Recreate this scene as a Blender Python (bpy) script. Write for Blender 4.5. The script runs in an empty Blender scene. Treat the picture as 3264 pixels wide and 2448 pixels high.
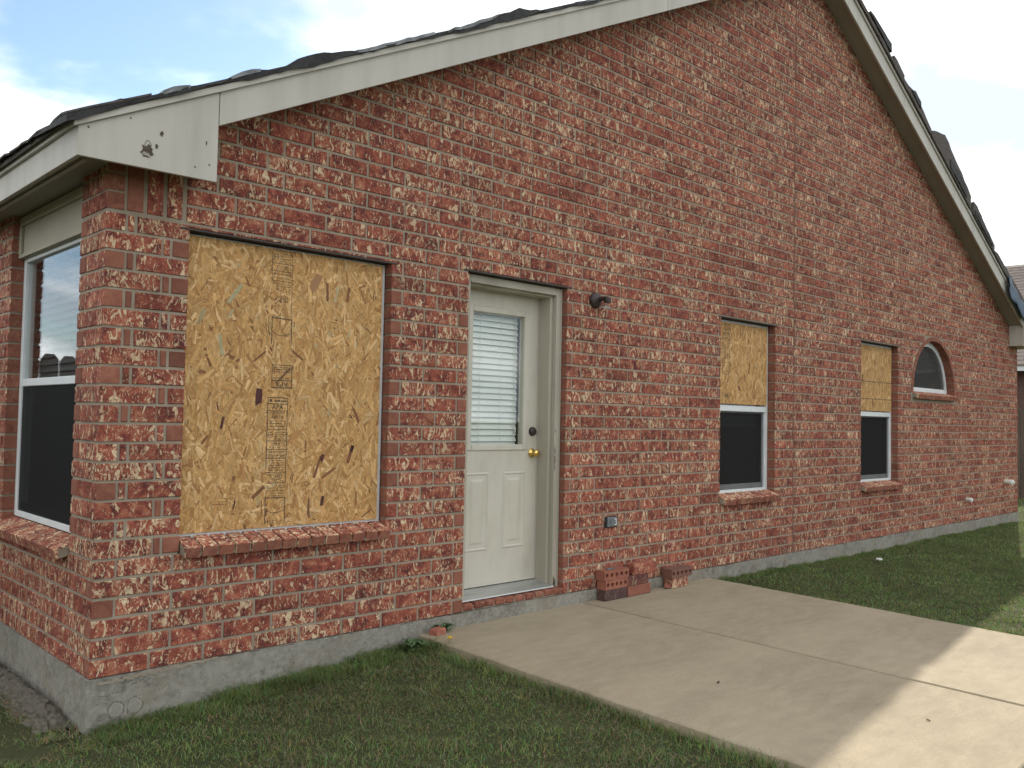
import bpy, bmesh, math, random
import numpy as np
from mathutils import Vector, Matrix, Euler
R = math.radians
random.seed(7); rng = np.random.default_rng(7)
sc = bpy.context.scene
COL = sc.collection

# ------------------------------------------------------------------ camera
CAM = Vector((-1.4523, -4.2997, 1.2355))
YAW, PITCH, ROLL, FPX = R(-43.775), R(2.329), R(1.090), 2800.0
fw = Vector((-math.sin(YAW)*math.cos(PITCH), math.cos(YAW)*math.cos(PITCH), math.sin(PITCH)))
rt = fw.cross(Vector((0, 0, 1))).normalized(); up = rt.cross(fw)
rt, up = math.cos(ROLL)*rt + math.sin(ROLL)*up, -math.sin(ROLL)*rt + math.cos(ROLL)*up
cd = bpy.data.cameras.new('camera'); cam = bpy.data.objects.new('camera', cd); COL.objects.link(cam)
cd.sensor_width = 36.0; cd.lens = FPX/3264*36; cd.clip_start = 0.05; cd.clip_end = 2000
M = Matrix((rt, up, -fw)).transposed().to_4x4(); M.translation = CAM
cam.matrix_world = M
sc.camera = cam
def px(P):                                   # photograph pixel of a point, to rank bricks by size
    d = Vector(P) - CAM; z = d.dot(fw)
    return (1632 + FPX*d.dot(rt)/z, 1224 - FPX*d.dot(up)/z, z)

# ------------------------------------------------------------------ sky, sun, exposure
SUN = Vector((1.62, 0.484, 1.0)).normalized()
sun_el = math.asin(SUN.z); sun_az = math.atan2(SUN.x, SUN.y)
w = bpy.data.worlds.new('World'); sc.world = w; w.use_nodes = True
nt = w.node_tree; N = nt.nodes; L = nt.links
for n in list(N): N.remove(n)
def node(t, **k):
    n = N.new(t)
    for a, v in k.items(): setattr(n, a, v)
    return n
out = node('ShaderNodeOutputWorld'); bg = node('ShaderNodeBackground')
sky = node('ShaderNodeTexSky', sky_type='NISHITA'); sky.sun_disc = False
sky.sun_elevation = sun_el; sky.sun_rotation = sun_az; sky.air_density = 1.0; sky.dust_density = 0.6; sky.ozone_density = 1.5
tc = node('ShaderNodeTexCoord')
sep = node('ShaderNodeSeparateXYZ'); L.new(tc.outputs['Generated'], sep.inputs[0])
za = node('ShaderNodeMath', operation='ADD'); L.new(sep.outputs[2], za.inputs[0]); za.inputs[1].default_value = 0.22
zm = node('ShaderNodeMath', operation='MAXIMUM'); L.new(za.outputs[0], zm.inputs[0]); zm.inputs[1].default_value = 0.05
dx = node('ShaderNodeMath', operation='DIVIDE'); L.new(sep.outputs[0], dx.inputs[0]); L.new(zm.outputs[0], dx.inputs[1])
dy = node('ShaderNodeMath', operation='DIVIDE'); L.new(sep.outputs[1], dy.inputs[0]); L.new(zm.outputs[0], dy.inputs[1])
cmb = node('ShaderNodeCombineXYZ'); L.new(dx.outputs[0], cmb.inputs[0]); L.new(dy.outputs[0], cmb.inputs[1]); cmb.inputs[2].default_value = 18.66
cn = node('ShaderNodeTexNoise'); cn.inputs['Scale'].default_value = 1.15; cn.inputs['Detail'].default_value = 9; cn.inputs['Roughness'].default_value = 0.55; cn.inputs['Distortion'].default_value = 0.25
L.new(cmb.outputs[0], cn.inputs['Vector'])
# a gap in the clouds, where the photograph shows blue sky
gapdir = (M.to_3x3() @ Vector(((500-1632)/FPX, (1224-150)/FPX, -1))).normalized()
dp = node('ShaderNodeVectorMath', operation='DOT_PRODUCT'); L.new(tc.outputs['Generated'], dp.inputs[0]); dp.inputs[1].default_value = gapdir
gm = node('ShaderNodeMapRange', interpolation_type='SMOOTHSTEP'); L.new(dp.outputs['Value'], gm.inputs[0])
gm.inputs[1].default_value = 0.974; gm.inputs[2].default_value = 0.999; gm.inputs[3].default_value = 0.12; gm.inputs[4].default_value = -0.095
ca = node('ShaderNodeMath', operation='ADD'); L.new(cn.outputs['Fac'], ca.inputs[0]); L.new(gm.outputs[0], ca.inputs[1])
cr = node('ShaderNodeMapRange', interpolation_type='SMOOTHSTEP'); L.new(ca.outputs[0], cr.inputs[0])
cr.inputs[1].default_value = 0.42; cr.inputs[2].default_value = 0.60
c2 = node('ShaderNodeTexNoise'); c2.inputs['Scale'].default_value = 1.5; c2.inputs['Detail'].default_value = 5
L.new(cmb.outputs[0], c2.inputs['Vector'])
cc = node('ShaderNodeMapRange'); L.new(c2.outputs['Fac'], cc.inputs[0]); cc.inputs[1].default_value = .43; cc.inputs[2].default_value = .62
cmix = node('ShaderNodeMix', data_type='RGBA'); L.new(cc.outputs[0], cmix.inputs[0])
cmix.inputs[6].default_value = (3.9, 4.25, 4.6, 1); cmix.inputs[7].default_value = (9.5, 9.6, 9.6, 1)
mx = node('ShaderNodeMix', data_type='RGBA'); L.new(cr.outputs[0], mx.inputs[0]); L.new(sky.outputs[0], mx.inputs[6]); L.new(cmix.outputs[2], mx.inputs[7])
L.new(mx.outputs[2], bg.inputs[0]); bg.inputs[1].default_value = 0.12; L.new(bg.outputs[0], out.inputs[0])

sl = bpy.data.lights.new('sun', 'SUN'); sl.energy = 3.2; sl.angle = R(0.55); sl.color = (1.0, 0.94, 0.82)
so = bpy.data.objects.new('sun', sl); COL.objects.link(so); so.rotation_euler = SUN.to_track_quat('Z', 'Y').to_euler(); so.location = (30, 10, 20)
sc.view_settings.view_transform = 'Standard'; sc.view_settings.look = 'None'; sc.view_settings.gamma = 1
sc.view_settings.exposure = 0.97
try: sc.view_settings.use_curve_mapping = False
except Exception: pass

# ------------------------------------------------------------------ materials
MATS = {}
def newmat(name):
    m = bpy.data.materials.new(name); m.use_nodes = True
    t = m.node_tree; t.nodes.clear()
    o = t.nodes.new('ShaderNodeOutputMaterial'); b = t.nodes.new('ShaderNodeBsdfPrincipled')
    t.links.new(b.outputs[0], o.inputs[0]); MATS[name] = m
    return m, t, b, o
def noise(t, vec, scale, detail=4, rough=.55, dist=0.0):
    n = t.nodes.new('ShaderNodeTexNoise'); n.inputs['Scale'].default_value = scale; n.inputs['Detail'].default_value = detail
    n.inputs['Roughness'].default_value = rough; n.inputs['Distortion'].default_value = dist
    if vec is not None: t.links.new(vec, n.inputs['Vector'])
    return n
def ramp(t, fac, stops):
    r = t.nodes.new('ShaderNodeValToRGB'); e = r.color_ramp.elements
    while len(e) < len(stops): e.new(0.5)
    for i, (p, c) in enumerate(stops): e[i].position = p; e[i].color = (*c, 1) if len(c) == 3 else c
    t.links.new(fac, r.inputs[0]); return r
def mixc(t, fac, a, b, mode='MIX'):
    m = t.nodes.new('ShaderNodeMix'); m.data_type = 'RGBA'; m.blend_type = mode
    for s, v in ((0, fac), (6, a), (7, b)):
        if hasattr(v, 'node'): t.links.new(v, m.inputs[s])
        elif s == 0: m.inputs[0].default_value = v
        else: m.inputs[s].default_value = (*v, 1)
    return m.outputs[2]
def math_(t, op, a, b=0.0):
    m = t.nodes.new('ShaderNodeMath'); m.operation = op
    for i, v in enumerate((a, b)):
        if hasattr(v, 'node'): t.links.new(v, m.inputs[i])
        else: m.inputs[i].default_value = v
    return m.outputs[0]
def mrange(t, v, a, b, c=0.0, d=1.0):
    m = t.nodes.new('ShaderNodeMapRange'); t.links.new(v, m.inputs[0])
    for i, q in enumerate((a, b, c, d)):
        if hasattr(q, 'node'): t.links.new(q, m.inputs[i+1])
        else: m.inputs[i+1].default_value = q
    return m.outputs[0]
def bump(t, b, h, strength=.3, dist=.003):
    n = t.nodes.new('ShaderNodeBump'); n.inputs['Strength'].default_value = strength; n.inputs['Distance'].default_value = dist
    t.links.new(h, n.inputs['Height']); t.links.new(n.outputs[0], b.inputs['Normal'])
def objco(t, scale=None):
    c = t.nodes.new('ShaderNodeTexCoord').outputs['Object']
    if scale:
        mp = t.nodes.new('ShaderNodeMapping'); mp.inputs['Scale'].default_value = scale; t.links.new(c, mp.inputs[0]); return mp.outputs[0]
    return c
def attr(t, name):
    a = t.nodes.new('ShaderNodeAttribute'); a.attribute_name = name; return a
def simple(name, a, b=None, scale=6.0, rough=.6, metal=0.0, bscale=None, bstr=.2, bdist=.002, stretch=None, lo=.35, hi=.65, spec=.5):
    m, t, p, o = newmat(name); v = objco(t, stretch)
    p.inputs['Roughness'].default_value = rough; p.inputs['Metallic'].default_value = metal
    p.inputs['Specular IOR Level'].default_value = spec
    if b is None: p.inputs['Base Color'].default_value = (*a, 1)
    else:
        n = noise(t, v, scale, 6); f = mrange(t, n.outputs['Fac'], lo, hi)
        t.links.new(mixc(t, f, a, b), p.inputs['Base Color'])
    if bscale:
        n = noise(t, v, bscale, 5); bump(t, p, n.outputs['Fac'], bstr, bdist)
    return m

def brick_material(name, dark=0.0, brown=False):
    m, t, p, o = newmat(name)
    tex = attr(t, 'tex').outputs['Vector']; bk = attr(t, 'bk').outputs['Vector']
    s = t.nodes.new('ShaderNodeSeparateXYZ'); t.links.new(bk, s.inputs[0]); tone, thr, plain = s.outputs
    n1 = noise(t, tex, 15, 7, .68, .7)
    base = ramp(t, n1.outputs['Fac'], [(.35, (.070, .019, .020)), (.42, (.145, .035, .028)), (.50, (.228, .056, .038)), (.58, (.310, .094, .056)), (.68, (.42, .19, .115))]).outputs[0]
    nf = noise(t, tex, 130, 3, .6)
    base = mixc(t, mrange(t, nf.outputs['Fac'], .3, .7, 0, .20), base, (.27, .10, .065))
    mp = t.nodes.new('ShaderNodeMapping'); mp.inputs['Scale'].default_value = (1.2, 1.2, .62); t.links.new(tex, mp.inputs[0])
    n2 = noise(t, mp.outputs[0], 27, 4.5, .62, 1.2)
    thr2 = math_(t, 'ADD', thr, .012)
    cm = mrange(t, n2.outputs['Fac'], thr, thr2)
    n3 = noise(t, mp.outputs[0], 58, 3.5, .62, 1.5)
    cm2 = mrange(t, n3.outputs['Fac'], math_(t, 'ADD', thr, .012), math_(t, 'ADD', thr, .040), 0, .7)
    cm = math_(t, 'MAXIMUM', cm, cm2)
    keep = math_(t, 'SUBTRACT', 1.0, plain); cm = math_(t, 'MULTIPLY', cm, keep)
    nc = noise(t, tex, 60, 4)
    cream = mixc(t, mrange(t, nc.outputs['Fac'], .35, .65), (.62, .49, .32), (.44, .285, .17))
    pl = mixc(t, mrange(t, n1.outputs['Fac'], .35, .65), (.200, .070, .048), (.275, .115, .074))
    base = mixc(t, plain, base, pl)
    c = mixc(t, cm, base, cream)
    if brown: c = mixc(t, .72, c, (.15, .085, .065))
    if dark: c = mixc(t, dark, c, (.055, .042, .042))
    tn = t.nodes.new('ShaderNodeCombineXYZ')
    for i in range(3): t.links.new(tone, tn.inputs[i])
    c = mixc(t, 1.0, c, tn.outputs[0], 'MULTIPLY')
    t.links.new(c, p.inputs['Base Color']); p.inputs['Roughness'].default_value = .88; p.inputs['Specular IOR Level'].default_value = .25
    hh = math_(t, 'ADD', math_(t, 'MULTIPLY', n2.outputs['Fac'], 1.0), math_(t, 'MULTIPLY', nf.outputs['Fac'], .5))
    bump(t, p, hh, .5, .004)
    return m
M_brick = brick_material('brick_clay')
M_brick_dark = brick_material('brick_clay_charred', dark=.82)
M_brick_mid = brick_material('brick_clay_weathered', dark=.55)
M_brick_brown = brick_material('brick_clay_brown', brown=True)
M_mortar = simple('mortar', (.265, .22, .165), (.33, .275, .21), 9, .95, bscale=160, bstr=.5, bdist=.003, spec=.2)

def concrete(name, a, b, c, sx=(1, 1, 1), stain=(.16, .13, .10), st=.5):
    m, t, p, o = newmat(name); v = objco(t, sx)
    n1 = noise(t, v, 1.6, 6, .6); n2 = noise(t, v, 9, 6, .65); n3 = noise(t, objco(t), 240, 3, .7)
    col = mixc(t, mrange(t, n1.outputs['Fac'], .40, .60), a, b)
    col = mixc(t, mrange(t, n2.outputs['Fac'], .42, .68, 0, .7), col, c)
    n4 = noise(t, v, 4.2, 8, .7)
    col = mixc(t, mrange(t, n4.outputs['Fac'], .52, .70, 0, st), col, stain)
    col = mixc(t, mrange(t, n3.outputs['Fac'], .3, .7, 0, .18), col, stain)
    if name == 'patio_concrete':
        n5 = noise(t, objco(t, (9, 130, 1)), 1.0, 4, .6); col = mixc(t, mrange(t, n5.outputs['Fac'], .50, .72, 0, .30), col, c)
        n6 = noise(t, objco(t), 85, 4, .75); col = mixc(t, mrange(t, n6.outputs['Fac'], .57, .68, 0, .75), col, stain)
        n7 = noise(t, objco(t), .9, 7, .72, .6); col = mixc(t, mrange(t, n7.outputs['Fac'], .50, .66, 0, .24), col, stain)
    if name == 'foundation_concrete':
        n5 = noise(t, objco(t, (1, 1, 1.8)), 26, 6, .7); col = mixc(t, mrange(t, n5.outputs['Fac'], .50, .64, 0, .55), col, c)
        n6 = noise(t, objco(t), 55, 5, .75); col = mixc(t, mrange(t, n6.outputs['Fac'], .58, .68, 0, .75), col, stain)
        n7 = noise(t, objco(t, (.7, .7, 1)), 7, 6, .7); col = mixc(t, mrange(t, n7.outputs['Fac'], .52, .60, 0, .35), col, (.24, .19, .13))
    t.links.new(col, p.inputs['Base Color']); p.inputs['Roughness'].default_value = .92; p.inputs['Specular IOR Level'].default_value = .25
    h = math_(t, 'ADD', n3.outputs['Fac'], math_(t, 'MULTIPLY', n2.outputs['Fac'], .6)); bump(t, p, h, .45, .002)
    return m
M_patio = concrete('patio_concrete', (.355, .292, .203), (.30, .245, .169), (.395, .328, .230), (.6, 1.5, 1), (.185, .150, .105), .26)
M_found = concrete('foundation_concrete', (.265, .248, .210), (.195, .183, .158), (.36, .335, .285), (2.2, 2.2, 2.0), (.085, .080, .066), .85)
M_trim = simple('painted_trim', (.485, .455, .400), (.40, .374, .325), 5.0, .6, bscale=60, bstr=.25, stretch=(1.5, 1.5, .22), lo=.42, hi=.78)
M_door = simple('painted_door', (.535, .505, .42), (.42, .39, .315), 3.2, .5, bscale=60, bstr=.08, stretch=(1.6, 1, .8), lo=.45, hi=.80)
M_doorframe = simple('painted_door_frame', (.45, .415, .335), (.34, .31, .245), 4.0, .6, bscale=35, bstr=.2, stretch=(1, 1, .15))
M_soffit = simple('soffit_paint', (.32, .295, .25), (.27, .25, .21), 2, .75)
M_panel = simple('header_panel_paint', (.40, .36, .27), (.35, .31, .235), 3, .7)
M_vinyl = simple('white_vinyl', (.70, .72, .72), (.62, .64, .64), 5, .45)
M_bare = simple('bare_wood', (.105, .080, .055), (.055, .042, .032), 30, .9)
M_steel = simple('lintel_steel', (.035, .030, .030), (.07, .045, .035), 14, .7)
M_alu = simple('aluminium', (.50, .50, .48), (.36, .36, .34), 6, .42, metal=.6, stretch=(.4, 4, 4))
M_bronze = simple('bronze_metal', (.038, .028, .027), (.055, .040, .036), 20, .5, metal=.3)
M_brass = simple('polished_brass', (.72, .50, .16), None, rough=.18, metal=1.0)
M_black = simple('roof_felt', (.012, .0115, .0115), (.026, .024, .022), 25, .75, bscale=30, bstr=.6, bdist=.01)
M_film = simple('plastic_film', (.20, .205, .21), (.09, .095, .10), 14, .28, bscale=25, bstr=.5, bdist=.01)
M_shingle = simple('asphalt_shingle', (.115, .095, .080), (.062, .054, .050), 45, .95, bscale=220, bstr=.6, bdist=.004)
M_shingle_n = simple('asphalt_shingle_tan', (.25, .20, .17), (.16, .13, .115), 7, .95, bscale=120, bstr=.5)
M_tarp = simple('blue_tarp', (.030, .060, .105), (.055, .095, .14), 10, .55, bscale=14, bstr=.6, bdist=.02)
M_sash = simple('sash_grey', (.13, .135, .135), (.10, .105, .105), 8, .5)
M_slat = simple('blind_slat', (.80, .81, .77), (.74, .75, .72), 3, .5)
M_slatdim = simple('blind_slat_dimmed', (.035, .037, .04), (.028, .03, .032), 3, .6)  # near black: the dimness of the room is put into the slat colour
M_pvc = simple('pvc_white', (.68, .68, .60), None, rough=.5)
M_plate = simple('grey_plastic', (.15, .165, .175), (.11, .12, .13), 30, .5)
M_white = simple('white_plastic', (.72, .72, .68), None, rough=.5)
M_dark = simple('black_plastic', (.02, .02, .02), None, rough=.6)
M_wood = simple('fence_wood', (.115, .085, .062), (.07, .052, .040), 9, .9, bscale=30, bstr=.4, stretch=(1, 1, .12))
M_paper = simple('paper_white', (.75, .75, .72), None, rough=.8)
M_leafd = simple('dry_leaf', (.06, .045, .03), (.10, .07, .04), 60, .9)
M_yellow = simple('dandelion_yellow', (.72, .50, .02), (.60, .38, .01), 90, .7)
M_stem = simple('plant_stem', (.10, .13, .045), None, rough=.7)
M_weed = simple('weed_leaf', (.045, .085, .028), (.07, .12, .04), 40, .7)
M_ink = simple('stamp_ink', (.055, .045, .035), (.13, .095, .06), 130, .9, lo=.42, hi=.7)
M_ink2 = simple('stamp_ink_faint', (.085, .06, .04), (.19, .125, .06), 110, .9, lo=.35, hi=.6)
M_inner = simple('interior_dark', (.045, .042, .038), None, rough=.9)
M_foundline = simple('crack_dark', (.055, .052, .043), None, rough=1)  # dark tone of the cracks, patch outlines and patio joint
M_stonepatch = concrete('patch_concrete', (.17, .165, .15), (.14, .135, .12), (.21, .20, .18))
def glass(name, tint, ior=1.5, rough=.0):
    m, t, p, o = newmat(name); t.nodes.remove(p)
    tr = t.nodes.new('ShaderNodeBsdfTransparent'); tr.inputs[0].default_value = (*tint, 1)
    gl = t.nodes.new('ShaderNodeBsdfGlossy'); gl.inputs['Roughness'].default_value = rough; gl.inputs[0].default_value = (.95, .97, 1, 1)
    fr = t.nodes.new('ShaderNodeLayerWeight'); fr.inputs[0].default_value = .5
    f2 = math_(t, 'ADD', math_(t, 'MULTIPLY', math_(t, 'POWER', fr.outputs['Facing'], 5.0), .96), .045)
    mx = t.nodes.new('ShaderNodeMixShader'); t.links.new(f2, mx.inputs[0]); t.links.new(tr.outputs[0], mx.inputs[1]); t.links.new(gl.outputs[0], mx.inputs[2])
    t.links.new(mx.outputs[0], o.inputs[0]); return m
M_glass = glass('window_glass', (.955, .97, .96))
M_shard = glass('lamp_glass', (.9, .92, .9))
def screen_mat(name='insect_screen', see=.38):
    m, t, p, o = newmat(name)
    p.inputs['Base Color'].default_value = (.026, .0265, .0255, 1); p.inputs['Roughness'].default_value = .85; p.inputs['Specular IOR Level'].default_value = .08
    tr = t.nodes.new('ShaderNodeBsdfTransparent'); mx = t.nodes.new('ShaderNodeMixShader'); mx.inputs[0].default_value = see
    t.links.new(p.outputs[0], mx.inputs[1]); t.links.new(tr.outputs[0], mx.inputs[2]); t.links.new(mx.outputs[0], o.inputs[0]); return m
M_screen = screen_mat(); M_pane_dimmer = screen_mat('pane_dimmer', .60); [n for n in M_pane_dimmer.node_tree.nodes if n.type == 'BSDF_PRINCIPLED'][0].inputs['Base Color'].default_value = (.085, .085, .08, 1)  # the second is an added pane dimmer, its grey standing in for weak reflection
def attr_mat(name, attrname, rough, grain=None, spec=.3):
    m, t, p, o = newmat(name); c = attr(t, attrname).outputs['Color']
    if grain:
        tx = attr(t, 'tex').outputs['Vector']
        mp = t.nodes.new('ShaderNodeMapping'); mp.inputs['Scale'].default_value = grain; t.links.new(tx, mp.inputs[0])
        n = noise(t, mp.outputs[0], 1.0, 4, .6)
        f = mrange(t, n.outputs['Fac'], .3, .7, .70, 1.15)
        cx = t.nodes.new('ShaderNodeCombineXYZ')
        for i in range(3): t.links.new(f, cx.inputs[i])
        c = mixc(t, 1.0, c, cx.outputs[0], 'MULTIPLY')
    t.links.new(c, p.inputs['Base Color']); p.inputs['Roughness'].default_value = rough; p.inputs['Specular IOR Level'].default_value = spec
    return m
M_osb = attr_mat('osb_strands', 'col', .7, (22, 320, 22))
M_grass = attr_mat('grass_blades', 'col', .65)
_t = M_grass.node_tree; _p = [n for n in _t.nodes if n.type == 'BSDF_PRINCIPLED'][0]; _o = [n for n in _t.nodes if n.type == 'OUTPUT_MATERIAL'][0]
_tl = _t.nodes.new('ShaderNodeBsdfTranslucent'); _t.links.new(attr(_t, 'col').outputs['Color'], _tl.inputs[0]); _m = _t.nodes.new('ShaderNodeMixShader'); _m.inputs[0].default_value = .4
_t.links.new(_p.outputs[0], _m.inputs[1]); _t.links.new(_tl.outputs[0], _m.inputs[2]); _t.links.new(_m.outputs[0], _o.inputs[0])
def ground_mat():
    m, t, p, o = newmat('lawn_soil'); v = objco(t)
    n1 = noise(t, v, 2.2, 6); n2 = noise(t, v, 60, 5, .7)
    c = mixc(t, mrange(t, n1.outputs['Fac'], .35, .65), (.042, .052, .022), (.066, .066, .034))
    c = mixc(t, mrange(t, n2.outputs['Fac'], .45, .7, 0, .7), c, (.080, .088, .040))
    t.links.new(c, p.inputs['Base Color']); p.inputs['Roughness'].default_value = 1; p.inputs['Specular IOR Level'].default_value = .1
    bump(t, p, n2.outputs['Fac'], .8, .02); return m
M_ground = ground_mat()

# ------------------------------------------------------------------ builders
WO = {}                                                    # world origins of parents (translations only)
def tag(o, label=None, cat=None, group=None, kind=None):
    if label: o['label'] = label
    if cat: o['category'] = cat
    if group: o['group'] = group
    if kind: o['kind'] = kind
    return o
def empty(name, loc, parent=None):
    o = bpy.data.objects.new(name, None); COL.objects.link(o); o.empty_display_size = .1
    if parent is not None: o.parent = parent; o.location = Vector(loc) - WO[parent.name]
    else: o.location = loc
    WO[o.name] = Vector(loc); return o
def link(name, me, mat, parent, origin):
    o = bpy.data.objects.new(name, me); COL.objects.link(o)
    if mat is not None: me.materials.append(mat)
    o.location = Vector(origin) - (WO[parent.name] if parent is not None else Vector((0, 0, 0)))
    if parent is not None: o.parent = parent
    WO[o.name] = Vector(origin); return o
class MB:
    def __init__(s): s.v = []; s.f = []
    def add(s, vs, fs):
        b = len(s.v); s.v += [tuple(q) for q in vs]; s.f += [tuple(b+i for i in f) for f in fs]; return s
    def box(s, x0, x1, y0, y1, z0, z1):
        return s.add([(x0,y0,z0),(x1,y0,z0),(x1,y1,z0),(x0,y1,z0),(x0,y0,z1),(x1,y0,z1),(x1,y1,z1),(x0,y1,z1)],
                     [(0,3,2,1),(4,5,6,7),(0,1,5,4),(1,2,6,5),(2,3,7,6),(3,0,4,7)])
    def prism(s, poly, d0, d1, axis='y'):                  # poly in the plane across the axis
        n = len(poly)
        P = (lambda a, b, d: (a, d, b)) if axis == 'y' else ((lambda a, b, d: (d, a, b)) if axis == 'x' else (lambda a, b, d: (a, b, d)))
        vs = [P(a, b, d0) for a, b in poly] + [P(a, b, d1) for a, b in poly]
        return s.add(vs, [tuple(range(n)), tuple(range(2*n-1, n-1, -1))] + [(i, n+i, n+(i+1) % n, (i+1) % n) for i in range(n)])
    def tube(s, pts, rad, n=8):
        pts = [Vector(p) for p in pts]; rad = rad if isinstance(rad, (list, tuple)) else [rad]*len(pts); b = len(s.v)
        for i, p in enumerate(pts):
            t = (pts[min(i+1, len(pts)-1)] - pts[max(i-1, 0)]).normalized()
            a = t.orthogonal().normalized(); c = t.cross(a)
            for k in range(n):
                q = p + (a*math.cos(2*math.pi*k/n) + c*math.sin(2*math.pi*k/n))*rad[i]; s.v.append(tuple(q))
        for i in range(len(pts)-1):
            for k in range(n): s.f.append((b+i*n+k, b+i*n+(k+1) % n, b+(i+1)*n+(k+1) % n, b+(i+1)*n+k))
        s.f.append(tuple(b+k for k in range(n-1, -1, -1))); e = b+(len(pts)-1)*n; s.f.append(tuple(e+k for k in range(n))); return s
    def lathe(s, c, axis, prof, n=20):                     # prof: (along, radius)
        c = Vector(c); ax = Vector(axis).normalized()
        return s.tube_prof([c+ax*a for a, r in prof], [max(r, 1e-4) for a, r in prof], ax, n)
    def tube_prof(s, pts, rad, ax, n):
        a = ax.orthogonal().normalized(); c = ax.cross(a); b = len(s.v)
        for p, r in zip(pts, rad):
            for k in range(n): s.v.append(tuple(p + (a*math.cos(2*math.pi*k/n) + c*math.sin(2*math.pi*k/n))*r))
        for i in range(len(pts)-1):
            for k in range(n): s.f.append((b+i*n+k, b+i*n+(k+1) % n, b+(i+1)*n+(k+1) % n, b+(i+1)*n+k))
        s.f.append(tuple(b+k for k in range(n-1, -1, -1))); e = b+(len(pts)-1)*n; s.f.append(tuple(e+k for k in range(n))); return s
    def build(s, name, mat, parent=None, origin=None, smooth=False, bevel=0, fix=True):
        A = np.array(s.v)
        if origin is None: origin = ((A[:,0].min()+A[:,0].max())/2, (A[:,1].min()+A[:,1].max())/2, A[:,2].min())
        me = bpy.data.meshes.new(name); me.from_pydata([tuple(Vector(q)-Vector(origin)) for q in s.v], [], s.f)
        bm = bmesh.new(); bm.from_mesh(me)
        if bevel: bmesh.ops.bevel(bm, geom=list(bm.edges), offset=bevel, segments=1, affect='EDGES', clamp_overlap=True)
        if fix: bmesh.ops.recalc_face_normals(bm, faces=bm.faces)
        for f in bm.faces: f.smooth = smooth
        bm.to_mesh(me); bm.free()
        return link(name, me, mat, parent, origin)

# ------------------------------------------------------------------ bricks
def bkval(plain=0.0):
    t = min(1.25, max(.7, random.gauss(1.0, .09)))
    if random.random() < .03: t *= .8
    return (t, random.choice([random.uniform(.545, .57), random.uniform(.555, .585), random.uniform(.56, .59), random.uniform(.575, .61)]), plain)
class Bricks:
    """collects brick pieces; each keeps its own 12 vertices, 9 faces, texture seed and tone"""
    def __init__(s): s.items = []
    def add(s, side, u0, u1, z0, z1, depth=.092, plain=None, d0=None):
        c = min(.0035, (u1-u0)*.2, (z1-z0)*.2)
        d = max(-.003, min(.0008, random.gauss(-.0004, .0012))) if d0 is None else d0
        j = lambda k=.0012: random.uniform(-k, k)
        t = random.uniform(-.0012, .0012)
        pts = [(u0, depth, z0), (u1, depth, z0), (u1, depth, z1), (u0, depth, z1),
               (u0, d+c+.001, z0), (u1, d+c+.001, z0), (u1, d+c+.001, z1), (u0, d+c+.001, z1),
               (u0+c+j(), d+t+j(), z0+c+j()), (u1-c+j(), d-t+j(), z0+c+j()), (u1-c+j(), d-t+j(), z1-c+j()), (u0+c+j(), d+t+j(), z1-c+j())]
        V = [(u, dd, z) for u, dd, z in pts] if side == 'g' else [(dd, u, z) for u, dd, z in pts]
        F = [(8,9,10,11),(4,5,9,8),(5,6,10,9),(6,7,11,10),(7,4,8,11),(0,1,5,4),(1,2,6,5),(2,3,7,6),(3,0,4,7)]
        if side == 'l': F = [tuple(reversed(f)) for f in F]
        if plain is None: plain = 1.0 if (u1-u0 < .085 and z1-z0 > .05 and random.random() < .7) else 0.0
        b = bkval(plain); e = (b[0], b[1], max(plain, .85))
        seed = rng.uniform(-40, 40, 3)
        BK = [b]*5 + [b, e, b, e]
        if plain and u1-u0 > .085: pass
        s.items.append((V, F, seed, BK))
    def box(s, x0, x1, y0, y1, z0, z1, plain_front=0.0):     # corner brick with two show faces
        c = .003
        P = [(x0,y0,z0),(x1,y0,z0),(x1,y1,z0),(x0,y1,z0),(x0,y0,z1),(x1,y0,z1),(x1,y1,z1),(x0,y1,z1)]
        V = [(x+random.uniform(-.0012,.0012), y+random.uniform(-.0012,.0012), z) for x, y, z in P]
        F = [(0,3,2,1),(4,5,6,7),(0,1,5,4),(1,2,6,5),(2,3,7,6),(3,0,4,7)]
        b = bkval(); e = (b[0], b[1], plain_front)
        s.items.append((V, F, rng.uniform(-40, 40, 3), [b, b, e, e, b, b]))
    @staticmethod
    def write(me, items, origin):
        vs, fs, tx, bk = [], [], [], []
        o = np.array(origin)
        for V, F, seed, BK in items:
            b = len(vs)
            for q in V: vs.append(tuple(np.array(q)-o)); tx.append(np.array(q)+seed)
            fs += [tuple(b+i for i in f) for f in F]; bk += BK
        me.from_pydata(vs, [], fs)
        a = me.attributes.new('tex', 'FLOAT_VECTOR', 'POINT'); a.data.foreach_set('vector', np.array(tx, dtype=np.float32).ravel())
        a = me.attributes.new('bk', 'FLOAT_VECTOR', 'FACE'); a.data.foreach_set('vector', np.array(bk, dtype=np.float32).ravel())
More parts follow.
